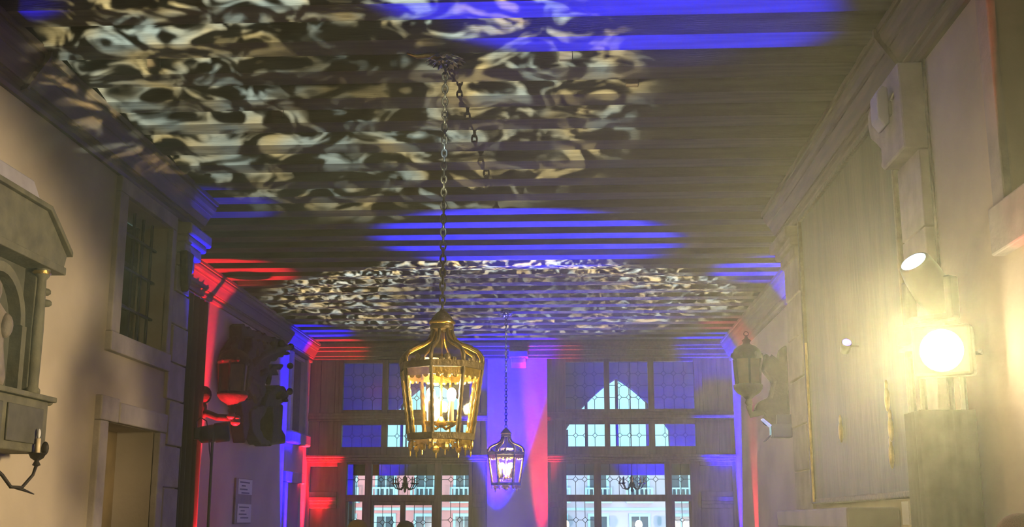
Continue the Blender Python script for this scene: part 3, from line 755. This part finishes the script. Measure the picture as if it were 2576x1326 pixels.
MB().prism([(7.45 - 8, 3.90 - Bz), (8.32 - 8, 3.90 - Bz), (8.18 - 8, 4.02 - Bz), (7.59 - 8, 4.02 - Bz)], 0.0, 0.30, 'x').build('hood_cap', mat('lead_cap', (0.36, 0.34, 0.40), 0.6, var=0.2), sh, bevel=0.01)
for zz, yy in ((3.28, 8.63), (3.20, 8.66), (2.47, 8.82)):
    MB().ball((0.24, yy - 8, zz - Bz), 0.05, 0.05, 0.03, 8, 5).build('boss', shrine_m, sh, True)
# candle sconce under the shrine
sc = thing('candle_sconce', 'iron scroll arm sconce with one candle below the shrine', 'sconce', (XL, 8.25, 1.86))
MB().lathe([(0.07, -0.012), (0.07, 0.012)], 12).xf(Matrix.Translation((0.012, 0, 0.04)) @ Matrix.Rotation(PI / 2, 4, 'Y')).build('wall_plate', iron, sc, True)
MB().tube([(0.02, 0.0, 0.04), (0.10, -0.14, 0.09), (0.18, -0.10, 0.12), (0.22, 0.0, 0.05), (0.26, 0.06, -0.03), (0.30, 0.15, -0.03), (0.33, 0.24, 0.06), (0.34, 0.26, 0.13)], [0.014, 0.014, 0.013, 0.013, 0.013, 0.012, 0.011, 0.012], 8).build('scroll_arm', iron, sc, True)
MB().tube([(0.27, 0.10, -0.03), (0.31, 0.17, -0.05), (0.34, 0.26, -0.075)], [0.012, 0.01, 0.004], 8).build('leaf_tip', iron, sc, True)
MB().lathe([(0.01, 0.12), (0.03, 0.13), (0.015, 0.16), (0.045, 0.18), (0.06, 0.21), (0.07, 0.215), (0.02, 0.21)], 12, (0.34, 0.26)).build('drip_pan', iron, sc, True)
cn = MB().lathe([(0.017, 0.20), (0.017, 0.32)], 10, (0.34, 0.26)).build('candle', candle_m, sc, True)
MB().ball((0.34, 0.26, 0.355), 0.014, 0.014, 0.035, 10, 6).build('bulb', mat('frosted_bulb', (0.75, 0.74, 0.76), 0.4), cn, True)
MB().ball((0.38, 0.29, 0.25), 0.03, 0.02, 0.05, 8, 6).build('leaf', iron, sc, True)

# ------------------------------------------------------------------ notice board with two sheets
nbd = thing('notice_board', 'narrow wooden board holding two white printed sheets', 'notice board', (FL + 0.005, 19.25, 1.5))
MB().box(0.0, 0.03, -0.48, 0.48, 0.05, 0.76).build('backing_board', woodbox, nbd, bevel=0.006)
for z0, z1 in ((0.51, 0.75), (0.07, 0.36)):
    shp = MB().box(0.031, 0.036, -0.36, 0.46, z0, z1).build('paper_sheet', paper, nbd)
    for k in range(4):
        zz = z1 - 0.05 - k * 0.055
        MB().box(0.0362, 0.0368, -0.28 + 0.1 * (k % 2), 0.30 - 0.12 * ((k * 2) % 3), zz - 0.012, zz + 0.01).build('print_line', inkm, shp)

# ------------------------------------------------------------------ black curtain, moving light, galley lanterns, carved ornament
cu = thing('black_curtain', 'tall black curtain hanging below the red lit cornice', 'curtain', (FL + 0.10, 15.5, 0))
n = 70; vs = []; fs = []
for i in range(n + 1):
    yy = -1.2 + 2.28 * i / n; xx = 0.05 * math.sin(i * 0.95) + 0.012 * math.sin(i * 2.3)
    for zz in (0.02, 1.6, 3.2, 4.64): vs.append((xx * (1.15 - zz * 0.07), yy, zz))
for i in range(n):
    for j in range(3): fs.append((i * 4 + j, i * 4 + 4 + j, i * 4 + 5 + j, i * 4 + 1 + j))
c_ = MB().add(vs, fs).build('drape', blackcloth, cu, True); so = c_.modifiers.new('thick', 'SOLIDIFY'); so.thickness = 0.008
MB().tube([(0, -1.25, 4.66), (0, 1.10, 4.66)], 0.02, 8).build('curtain_rod', black, cu)
for yy in (-1.1, 1.08):
    MB().box(-0.10, 0.0, yy - 0.012, yy + 0.012, 4.648, 4.672).build('rod_bracket', black, cu)

def galley_lantern(loc, s, label, group):
    """old ship's stern lantern on a bracket arm; s=+1: wall on the -x side. loc = centre of the lantern base."""
    t = thing('galley_lantern', label, 'lantern', loc, 0, group)
    n = 6
    P = lambda r, a, z: (r * math.cos(a), r * math.sin(a), z)
    MB().lathe([(0.03, -0.22), (0.06, -0.18), (0.04, -0.13), (0.09, -0.08), (0.17, -0.03), (0.215, 0.03), (0.22, 0.08), (0.19, 0.10)], 18).build('base_bowl', gilt, t, True)
    MB().lathe([(0.20, 0.47), (0.225, 0.50), (0.22, 0.56), (0.19, 0.62), (0.13, 0.67), (0.06, 0.70), (0.05, 0.73), (0.07, 0.76), (0.03, 0.79), (0.012, 0.84)], 18).build('dome', gilt, t, True)
    for k in range(n):
        a = PI / 6 + k * PI / 3; b2 = a + PI / 3; m_ = a + PI / 6
        MB().tube([P(0.19, a, 0.09), P(0.215, a, 0.48)], 0.018, 6).build('corner_bar', gilt, t)
        c0, c1, d1, d0 = P(0.175, a, 0.10), P(0.175, b2, 0.10), P(0.20, b2, 0.47), P(0.20, a, 0.47)
        o_ = Vector((math.cos(m_), math.sin(m_), 0)) * -0.006
        q = [Vector(v) for v in (c0, c1, d1, d0)]
        MB().add(q + [v + o_ for v in q], [(0, 1, 2, 3), (7, 6, 5, 4), (0, 4, 5, 1), (1, 5, 6, 2), (2, 6, 7, 3), (3, 7, 4, 0)]).build('amber_pane', amber, t)
        MB().ball(P(0.215, m_, 0.53), 0.03, 0.03, 0.04, 8, 5).build('rosette', gilt, t, True)
    MB().tube([(0.035 * math.cos(q), 0, 0.86 + 0.035 * math.sin(q)) for q in [2 * PI * i / 14 for i in range(14)]], 0.008, 6, True).build('hanging_ring', iron, t, True)
    return t
galley_lantern((-4.78, 16.76, 3.30), 1, 'dark ship lantern with amber panes beside the black curtain', 'ship lanterns on the side walls')
galley_lantern((2.68, 18.0, 3.50), -1, 'dark ship lantern by the blue lit far corner', 'ship lanterns on the side walls')
br = thing('lantern_bracket', 'dark carved arm carrying the lantern beside the black curtain', 'bracket', (FL, 16.76, 3.00))
MB().tube([(0.0, 0, 0.06), (0.12, 0, 0.09), (0.28, 0, 0.03), (0.48, 0, 0.02)], [0.06, 0.055, 0.05, 0.05], 10).build('arm', gilt, br, True)
MB().ball((0.06, 0, 0.35), 0.12, 0.12, 0.13).ball((0.05, 0, 0.17), 0.07, 0.08, 0.10).build('wall_boss', gilt, br, True)
MB().lathe([(0.05, 0.0), (0.08, 0.04), (0.05, 0.07), (0.04, 0.10)], 12, (0.48, 0)).ball((0.54, 0, -0.04), 0.07, 0.05, 0.05).ball((0.56, 0, 0.02), 0.05, 0.05, 0.04).build('socket', mat('bracket_brown', (0.16, 0.07, 0.04), 0.5), br, True)
br = thing('lantern_bracket', 'thick dark carved bracket holding the lantern by the blue corner', 'bracket', (FR, 18.0, 2.9))
MB().prism([(-0.30, 0.10), (0.0, 0.02), (0.0, 1.28), (-0.10, 1.22), (-0.14, 1.0), (-0.32, 1.16), (-0.36, 0.9), (-0.22, 0.72), (-0.28, 0.5), (-0.46, 0.42), (-0.52, 0.30), (-0.36, 0.28)], -0.14, 0.14, 'y').build('carved_plate', gilt, br, bevel=0.04)
MB().tube([(-0.1, 0, 0.35), (-0.35, 0, 0.30), (-0.55, 0, 0.24), (-0.58, 0, 0.38)], [0.07, 0.06, 0.05, 0.05], 10).build('arm', gilt, br, True)
MB().tube([(-0.05, 0, 0.9), (-0.2, -0.1, 0.8), (-0.32, -0.1, 0.95), (-0.22, -0.1, 1.1), (-0.12, -0.1, 1.0)], 0.035, 8).build('scroll', gilt, br, True)
MB().ball((-0.30, 0, 0.16), 0.10, 0.08, 0.09).build('pendant_boss', gilt, br, True)

# carved ornament on the far left wall: overlapping leaves, scrolls, a post
co = thing('carved_ornament', 'huge dark carved foliage ornament from a ship on the wall', 'carving', (FL + 0.01, 20.0, 2.8))
cY = lambda y: y - 20.0
def leafp(poly, x0, x1, name, bv=0.05):
    return MB().prism([(cY(y), z - 2.8) for y, z in poly], x0, x1, 'x').build(name, gilt, co, bevel=bv)
def serrate(poly, step=0.16, amp=0.045):
    out = []
    for k, (a, b) in enumerate(zip(poly, poly[1:] + poly[:1])):
        d = math.hypot(b[0] - a[0], b[1] - a[1]); m_ = max(1, int(d / step))
        for q in range(m_):
            t_ = q / m_; s_ = amp * (1 if q % 2 else -0.3) * (0.6 + 0.4 * math.sin(k * 1.7 + q))
            nx, nz = (b[1] - a[1]) / (d + 1e-6), -(b[0] - a[0]) / (d + 1e-6)
            out.append((a[0] + (b[0] - a[0]) * t_ - nx * s_, min(4.72, a[1] + (b[1] - a[1]) * t_ - nz * s_)))
    return out
UPF = [(18.02, 4.56), (19.3, 4.62), (20.73, 4.70), (21.75, 4.71), (21.14, 4.65), (20.47, 4.43), (19.76, 4.25), (19.62, 4.16), (19.73, 3.99), (19.52, 3.85), (19.31, 3.73), (19.49, 3.56), (19.08, 3.33), (18.66, 3.29), (18.24, 3.33), (18.03, 3.41), (17.7, 3.42), (17.45, 3.87), (17.62, 4.12), (17.78, 4.22), (18.05, 4.37)]
leafp(serrate(UPF), 0.0, 0.20, 'upper_foliage', 0.02)
cx_, cz_ = 18.7, 3.95
leafp(serrate([(cx_ + (y - cx_) * 0.72, cz_ + (z - cz_) * 0.72) for y, z in UPF]), 0.18, 0.32, 'raised_foliage', 0.03)
leafp(serrate([(18.09, 3.42), (18.76, 3.49), (18.81, 3.21), (18.64, 2.98), (18.47, 2.77), (18.34, 2.94), (18.27, 3.18)], 0.12, 0.02), 0.02, 0.22, 'pointed_leaf', 0.02)
leafp(serrate([(18.59, 3.28), (19.14, 3.41), (19.59, 3.45), (19.53, 3.35), (19.18, 3.17), (19.2, 3.06), (19.45, 2.94), (20.08, 2.85), (19.47, 2.81), (19.02, 2.88), (18.71, 3.0)], 0.12, 0.03), 0.04, 0.26, 'curled_leaf', 0.02)
leafp([(20.04, 3.53), (20.13, 3.07), (20.0, 2.84), (21.08, 2.93), (21.05, 3.09), (20.77, 3.17), (20.79, 3.6)], 0.0, 0.24, 'post', 0.04)
leafp(serrate([(19.36, 3.43), (19.55, 3.66), (19.92, 3.77), (20.23, 3.87), (20.83, 3.88), (20.93, 3.76), (20.7, 3.62), (20.06, 3.48)], 0.15, 0.03), 0.0, 0.27, 'rosette_mass', 0.03)
leafp(serrate([(19.57, 3.97), (20.02, 4.15), (20.5, 4.27), (20.93, 4.32), (20.89, 4.26), (20.43, 4.18), (20.62, 4.09), (20.2, 4.05), (19.9, 3.91), (19.45, 3.8)], 0.15, 0.03), 0.0, 0.18, 'stem_leaf', 0.02)
for pts, r in (([(18.0, 3.6), (18.3, 3.75), (18.7, 3.72), (18.9, 3.55), (18.7, 3.45), (18.5, 3.52)], 0.06), ([(18.3, 4.0), (18.9, 4.2), (19.5, 4.35), (20.2, 4.5), (20.8, 4.6)], 0.07),
               ([(18.8, 3.9), (19.2, 4.0), (19.45, 3.92), (19.4, 3.8)], 0.06), ([(20.1, 3.66), (20.4, 3.76), (20.7, 3.74), (20.72, 3.66), (20.5, 3.64)], 0.05)):
    k = len(pts)
    MB().tube([(0.30, cY(y), z - 2.8) for y, z in pts], [r * (1 - 0.45 * i / k) for i in range(k)], 8).build('scroll', gilt, co, True)
for y, z, r in ((18.6, 4.2, 0.11), (19.0, 4.38, 0.10), (19.6, 4.46, 0.10), (20.2, 4.58, 0.09), (20.9, 4.63, 0.08), (18.2, 3.95, 0.12), (20.45, 3.72, 0.09), (20.9, 4.29, 0.07), (20.95, 3.84, 0.08)):
    MB().ball((0.30, cY(y), z - 2.8), 0.06, r, r * 0.8, 10, 6).build('berry_boss', gilt, co, True)

# black moving light on a stand arm near the curtain
def moving_light(loc, rz, tilt, label, lens_m, group=None):
    t = thing('moving_head_light', label, 'stage light', loc, rz, group)
    MB().box(-0.17, 0.17, -0.15, 0.15, 0, 0.13).build('base', black, t, bevel=0.02)
    MB().lathe([(0.09, 0.13), (0.08, 0.16)], 16).build('turntable', black, t, True)
    for s in (-1, 1):
        MB().box(s * 0.15 - 0.025, s * 0.15 + 0.025, -0.05, 0.05, 0.15, 0.42).build('yoke_arm', black, t, bevel=0.015)
    MB().box(-0.15, 0.15, -0.05, 0.05, 0.15, 0.19).build('yoke_base', black, t, bevel=0.015)
    M = Matrix.Translation((0, 0, 0.38)) @ Matrix.Rotation(tilt, 4, 'X')
    hd = MB().lathe([(0.06, -0.20), (0.10, -0.17), (0.12, -0.05), (0.115, 0.10), (0.10, 0.19), (0.09, 0.20)], 20).xf(M).build('head', black, t, True)
    MB().lathe([(0.082, 0.201), (0.06, 0.212), (0.02, 0.217)], 20).xf(M).build('lens', lens_m, hd, True)
    return t
dl = mat('dark_lens', (0.05, 0.06, 0.09), 0.1)
st = thing('lighting_stand', 'thin black stand holding the round spotlight by the curtain', 'stand', (-4.80, 15.98, 0))
MB().tube([(0, 0, 0.0), (0, 0, 2.64)], 0.02, 8).build('pole', black, st)
for k in range(3):
    q = k * 2 * PI / 3
    MB().tube([(0, 0, 0.55), (0.34 * math.cos(q), 0.34 * math.sin(q), 0.015)], 0.014, 6).build('leg', black, st)
MB().tube([(-0.20, -0.075, 2.81), (-0.20, -0.10, 2.90), (-0.13, -0.15, 2.95), (-0.04, -0.18, 2.90), (0.0, -0.19, 2.74), (0.0, -0.12, 2.52), (0.0, -0.015, 2.35)], 0.008, 6).build('cable', black, st)
fx = thing('par_spotlight', 'black round barrelled spotlight in front of the red lit wall', 'stage light', (-4.80, 15.98, 2.68), math.radians(-70))
M = Matrix.Translation((0, 0, 0.07)) @ Matrix.Rotation(-PI / 2 + 0.15, 4, 'X')
MB().lathe([(0.06, -0.20), (0.11, -0.16), (0.12, 0.0), (0.115, 0.02), (0.13, 0.03), (0.135, 0.20), (0.125, 0.21)], 20).xf(M).build('barrel', black, fx, True)
MB().lathe([(0.118, 0.205), (0.10, 0.207), (0.02, 0.208)], 20).xf(M).build('lens', dl, fx, True)
MB().tube([(-0.15, 0, 0.07), (-0.15, 0, -0.03), (0.15, 0, -0.03), (0.15, 0, 0.07)], 0.014, 6).build('yoke', black, fx)
MB().box(-0.09, 0.09, -0.25, -0.17, -0.02, 0.14).build('driver_box', black, fx, bevel=0.015)
fx2 = thing('barn_door_spotlight', 'boxy spotlight with barn doors under the right ship lantern', 'stage light', (3.08, 17.72, 2.78))
MB().box(-0.14, 0.16, -0.10, 0.10, 0, 0.20).build('housing', black, fx2, bevel=0.02)
MB().box(-0.05, 0.185, -0.03, 0.03, 0.195, 0.34).build('bracket', black, fx2, bevel=0.01)
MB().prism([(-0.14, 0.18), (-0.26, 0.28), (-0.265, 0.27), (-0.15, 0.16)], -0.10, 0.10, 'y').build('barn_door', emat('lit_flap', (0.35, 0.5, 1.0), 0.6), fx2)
MB().prism([(-0.14, 0.02), (-0.24, -0.06), (-0.245, -0.05), (-0.15, 0.04)], -0.10, 0.10, 'y').build('barn_door', black, fx2)
MB().box(-0.146, -0.141, -0.08, 0.08, 0.03, 0.17).build('lens', dl, fx2)

# ------------------------------------------------------------------ light tower on the right
TX, TY = 2.26, 7.45
tw = thing('light_tower', 'black draped lighting tower carrying the blinding warm floodlight', 'tower', (TX, TY, 0))
n = 48; vs = []; fs = []
for i in range(n):
    a = 2 * PI * i / n; sq = max(abs(math.cos(a)), abs(math.sin(a)))
    r = 0.165 / sq + 0.012 * math.sin(i * 2.1)
    for zz in (0.01, 1.0, 2.25): vs.append((r * math.cos(a), r * math.sin(a), zz))
for i in range(n):
    j = (i + 1) % n
    for k in range(2): fs.append((i * 3 + k, j * 3 + k, j * 3 + k + 1, i * 3 + k + 1))
dr = MB().add(vs, fs).build('drape', mat('tower_drape', (0.06, 0.055, 0.045), 0.95, var=0.3, scale=10), tw, True)
so = dr.modifiers.new('thick', 'SOLIDIFY'); so.thickness = 0.006
for sx in (-1, 1):
    for sy in (-1, 1):
        MB().tube([(sx * 0.12, sy * 0.12, 0.0), (sx * 0.12, sy * 0.12, 2.64)], 0.022, 8).build('truss_chord', black, tw)
MB().tube([(-0.12, -0.12, 2.567), (0.12, -0.12, 2.567)], 0.018, 8).build('truss_brace', black, tw)
MB().box(-0.17, 0.17, -0.17, 0.17, 2.64, 2.66).build('top_plate', black, tw, bevel=0.005)
moving_light((TX, TY, 2.66), math.radians(-50), math.radians(48), 'moving head with pale round lens on top of the tower', emat('lit_lens', (0.6, 0.9, 1.0), 1.3))
fd = thing('floodlight', 'blinding warm white floodlight clamped to the lighting tower', 'floodlight', (TX - 0.07, TY - 0.38, 2.407), math.radians(-28))
MB().box(-0.17, 0.17, -0.01, 0.11, 0.02, 0.32).build('housing', black, fd, bevel=0.02)
MB().tube([(-0.20, 0.05, 0.16), (-0.20, 0.14, 0.16), (0.20, 0.14, 0.16), (0.20, 0.05, 0.16)], 0.012, 6).build('yoke', black, fd)
MB().tube([(0.0, 0.14, 0.16), (-0.064, 0.26, 0.16)], 0.018, 8).build('clamp', black, fd)
MB().lathe([(0.135, -0.012), (0.12, 0.002), (0.05, 0.012)], 28).xf(Matrix.Translation((0, -0.012, 0.17)) @ Matrix.Rotation(PI / 2, 4, 'X')).build('lens', emat('flood_lens', (1.0, 0.86, 0.56), 70), fd, True)
fl_ = spot('floodlight_lamp', (TX - 0.115, TY - 0.51, 2.566), (-4.1, 4.3, 1.75), 1800, (1.0, 0.77, 0.42), 170, 0.15, 0.32); gobo(fl_, 'oval', 1, 0, 1.9, 1.0, 3.1)
point('floodlight_spill', (TX - 0.17, TY - 0.71, 2.536), 7, (1.0, 0.80, 0.45), 0.12)

# small fittings on the right wall
wb = thing('white_sensor_box', 'small pale box fixed beside the carved pilaster capital', 'box', (XR - 0.27, 8.20, 4.34))
MB().prism([(-0.04, 0.04), (0.01, -0.03), (0.045, 0.0), (0.045, 0.26), (0.0, 0.28), (-0.04, 0.22)], -0.09, 0.09, 'y').build('case', whitem, wb, bevel=0.01)
MB().box(0.04, 0.08, -0.03, 0.03, 0.08, 0.18).build('mount', whitem, wb)

# big varnished canvas reaching up to the cornice
pa = thing('large_painting', 'very tall dark varnished canvas filling the wall up to the cornice', 'painting', (XR, 10.55, 1.76))
cvm = mat('painting_canvas', (0.06, 0.052, 0.036), 0.5, spec=0.15, var=0.7, scale=2.2, bump=0.25, bscale=9, stretch=(1, 1.6, 0.35), col2=(0.02, 0.025, 0.02))
MB().box(-0.05, 0.0, -1.86, 1.72, 0.05, 2.90).build('canvas', cvm, pa)
for y0, y1 in ((-1.92, -1.86), (1.72, 1.78)):
    MB().box(-0.085, 0.0, y0, y1, 0.0, 2.95).build('frame_stile', oldbrass, pa, bevel=0.012)
for z0, z1 in ((0.0, 0.05), (2.90, 2.95)):
    MB().box(-0.085, 0.0, -1.86, 1.72, z0, z1).build('frame_rail', oldbrass, pa, bevel=0.012)
MB().tube([(-0.10, 1.56, 0.02), (-0.10, 1.56, 1.6)], 0.014, 8).build('gilt_rod', gold, pa)
for yy, zz in ((-1.30, 0.32), (-1.33, 0.52), (-1.28, 0.75), (0.35, 0.62)):
    MB().ball((-0.07, yy, zz), 0.022, 0.035, 0.10, 8, 6).ball((-0.07, yy, zz + 0.10), 0.014, 0.025, 0.05, 8, 6).build('gilt_ornament', gold, pa, True)
# dado cabinet under the painting
dd_ = thing('panelled_sideboard', 'panelled wooden sideboard under the large painting', 'sideboard', (XR - 0.01, 10.90, 0))
swm = mat('sideboard_wood', (0.30, 0.25, 0.23), 0.45, var=0.3, scale=3)
MB().box(-0.34, 0.0, -1.50, 1.50, 0.08, 1.54).build('body', swm, dd_, bevel=0.01)
MB().box(-0.40, 0.0, -1.56, 1.56, 1.54, 1.70).build('top', swm, dd_, bevel=0.015)
for k in range(4):
    y0 = -1.46 + 0.74 * k
    MB().box(-0.365, -0.34, y0, y0 + 0.70, 0.85, 1.50).build('panel', swm, dd_, bevel=0.012)
    MB().box(-0.365, -0.34, y0, y0 + 0.70, 0.14, 0.80).build('panel', swm, dd_, bevel=0.012)
lc = thing('printed_label', 'two small pale printed cards stacked on the wall by the tower', 'label', (XR, 9.19, 1.36))
for z0, z1 in ((0.21, 0.38), (0.03, 0.18)):
    MB().box(-0.012, 0.0, -0.09, 0.09, z0, z1).build('card', paper, lc)
bl = thing('blue_pixel_light', 'tiny violet blue stage light beside the large painting', 'stage light', (XR - 0.16, 10.13, 3.04))
MB().lathe([(0.04, -0.06), (0.045, 0.05), (0.04, 0.055)], 12).xf(Matrix.Rotation(math.radians(60), 4, 'X')).build('can', black, bl, True)
MB().lathe([(0.038, 0.056), (0.01, 0.06)], 12).xf(Matrix.Rotation(math.radians(60), 4, 'X')).build('lens', emat('violet_lens', (0.22, 0.14, 1.0), 3), bl, True)
MB().tube([(0.0, 0, 0), (0.11, 0, 0)], 0.01, 6).build('stem', black, bl)

# ------------------------------------------------------------------ people whose heads reach into the frame
def person(loc, rz, height, shirt, hair, label, hair_col, skin=(0.55, 0.36, 0.27)):
    s = height / 1.75
    t = thing('person', label, 'person', loc, rz)
    J = {}; E_ = []; R_ = {}
    def j(k, p, r, par=None):
        J[k] = Vector(p) * s; R_[k] = r * s
        if par: E_.append((par, k))
    j('pel', (0, 0, 0.95), 0.145)
    j('waist', (0, 0, 1.10), 0.125, 'pel'); j('chest', (0, 0.0, 1.30), 0.15, 'waist'); j('upch', (0, 0, 1.42), 0.11, 'chest')
    j('neck', (0, 0.0, 1.50), 0.055, 'upch'); j('jaw', (0, 0.015, 1.565), 0.066, 'neck'); j('head', (0, 0.012, 1.645), 0.085, 'jaw'); j('crown', (0, 0, 1.70), 0.062, 'head')
    for sd in (-1, 1):
        q = str(sd)
        j('sh' + q, (sd * 0.185, 0, 1.42), 0.062, 'upch'); j('el' + q, (sd * 0.235, -0.01, 1.12), 0.043, 'sh' + q)
        j('wr' + q, (sd * 0.25, 0.07, 0.87), 0.027, 'el' + q); j('ha' + q, (sd * 0.25, 0.10, 0.79), 0.030, 'wr' + q)
        for fi, (dx, dy, ln) in enumerate(((-0.03, 0.035, 0.06), (0.0, 0.045, 0.085), (0.0, 0.02, 0.09), (0.0, -0.004, 0.083), (0.0, -0.025, 0.065))):
            j('f%d' % fi + q, (sd * (0.25 + dx * 1.2), 0.10 + dy, 0.77 - (0.0 if fi else -0.03)), 0.010, 'ha' + q)
            j('g%d' % fi + q, (sd * (0.245 + dx * 1.5), 0.11 + dy, 0.77 - ln * 0.6), 0.009, 'f%d' % fi + q)
            j('h%d' % fi + q, (sd * (0.235 + dx * 1.4), 0.115 + dy, 0.77 - ln), 0.007, 'g%d' % fi + q)
        j('hip' + q, (sd * 0.09, 0, 0.90), 0.095, 'pel'); j('kn' + q, (sd * 0.10, 0.01, 0.50), 0.06, 'hip' + q)
        j('an' + q, (sd * 0.105, -0.02, 0.09), 0.042, 'kn' + q); j('to' + q, (sd * 0.12, 0.14, 0.04), 0.036, 'an' + q)
    keys = list(J); idx = {k: i for i, k in enumerate(keys)}
    me = bpy.data.meshes.new('skeleton'); me.from_pydata([J[k] for k in keys], [(idx[a], idx[b]) for a, b in E_], [])
    o = bpy.data.objects.new('body', me); C.objects.link(o)
    sk = o.modifiers.new('skin', 'SKIN'); sk.use_smooth_shade = True
    for k in keys:
        v = me.skin_vertices[0].data[idx[k]]; v.radius = (R_[k], R_[k] * (0.78 if k in ('chest', 'upch', 'waist', 'pel') else 1.0)); v.use_root = (k == 'pel')
    sb = o.modifiers.new('sub', 'SUBSURF'); sb.levels = 1; sb.render_levels = 1
    dg = bpy.context.evaluated_depsgraph_get()
    bm_ = bpy.data.meshes.new_from_object(o.evaluated_get(dg)); bpy.data.objects.remove(o)
    for m_ in (mat('skin_%d' % int(skin[0] * 100), skin, 0.6), mat('shirt_' + label.split()[-1], shirt, 0.85), mat('trousers', (0.03, 0.03, 0.04), 0.9), mat('shoes', (0.02, 0.015, 0.012), 0.5)):
        bm_.materials.append(m_)
    for p in bm_.polygons:
        c = p.center / s; p.use_smooth = True
        i = 0
        if c.z < 0.10: i = 3
        elif c.z < 0.98 and abs(c.x) < 0.20: i = 2
        elif c.z < 1.475 and c.z > 0.90: i = 1
        p.material_index = i
    # floor contact
    zmin = min(v.co.z for v in bm_.vertices)
    for v in bm_.vertices: v.co.z -= zmin
    ob = bpy.data.objects.new('body', bm_); C.objects.link(ob); ob.parent = t
    top = max(v.co.z for v in bm_.vertices)
    hm = mat('hair_%d' % int(hair_col[0] * 1000), hair_col, 0.75, var=0.4, scale=40, stretch=(8, 8, 1), bump=0.4, bscale=60)
    hb = MB().ball((0, -0.012 * s, top - 0.075 * s), 0.098 * s, 0.112 * s, 0.090 * s, 18, 12)
    if hair == 'long': hb.ball((0, -0.055 * s, top - 0.19 * s), 0.10 * s, 0.07 * s, 0.17 * s, 16, 10)
    hv = hb.build('hair', hm, t, True)
    fz = top - 0.115 * s
    for sd in (-1, 1):
        MB().ball((sd * 0.032 * s, 0.088 * s, fz), 0.012 * s, 0.008 * s, 0.008 * s, 8, 5).build('eye', mat('eye_dark', (0.05, 0.04, 0.04), 0.2), t, True)
        MB().ball((sd * 0.088 * s, 0.0, fz - 0.015 * s), 0.012 * s, 0.022 * s, 0.032 * s, 8, 6).build('ear', MATS['skin_%d' % int(skin[0] * 100)], t, True)
    MB().ball((0, 0.10 * s, fz - 0.03 * s), 0.013 * s, 0.018 * s, 0.026 * s, 8, 6).build('nose', MATS['skin_%d' % int(skin[0] * 100)], t, True)
    k_ = height / (top + 0.015 * s); t.scale = (k_, k_, k_)
    MB().ball((0, 0.082 * s, fz - 0.07 * s), 0.026 * s, 0.010 * s, 0.008 * s, 8, 5).build('mouth', mat('lips', (0.42, 0.18, 0.16), 0.5), t, True)
    return t
person((-1.93, 11.0, 0), 0.2, 1.612, (0.10, 0.10, 0.14), 'long', 'brown haired person standing before the left leaded doors', (0.22, 0.13, 0.06))
person((-1.76, 13.0, 0), -0.3, 1.602, (0.05, 0.05, 0.06), 'short', 'dark haired person standing before the left leaded doors', (0.02, 0.015, 0.012))
person((1.80, 5.0, 0), 0.1, 1.63, (0.30, 0.10, 0.08), 'short', 'reddish haired person standing near the lighting tower', (0.40, 0.16, 0.10))

# ------------------------------------------------------------------ haze in the hall (theatrical smoke)
hz = MB().prism([(XL + 0.02, YB + 0.05), (XR - 0.02, YB + 0.05), (XR - 0.02, YER + 0.05), (FR - 0.02, YER + 0.05), (FR - 0.02, YF - 0.3), (FL + 0.02, YF - 0.3), (FL + 0.02, YEL + 0.05), (XL + 0.02, YEL + 0.05)], 0.03, ZC - 0.02, 'z').build('haze', plaster)
hm = bpy.data.materials.new('theatrical_haze'); hm.use_nodes = True
nt = hm.node_tree; nt.nodes.remove(nt.nodes['Principled BSDF'])
vs_ = nt.nodes.new('ShaderNodeVolumeScatter'); vs_.inputs['Density'].default_value = 0.0070; vs_.inputs['Anisotropy'].default_value = 0.68
vs_.inputs['Color'].default_value = (0.93, 1.0, 0.84, 1)
nt.links.new(vs_.outputs[0], nt.nodes['Material Output'].inputs['Volume'])
hz.data.materials.clear(); hz.data.materials.append(hm)
hz['kind'] = 'stuff'; hz['label'] = 'thin theatrical haze filling the hall'; hz['category'] = 'haze'
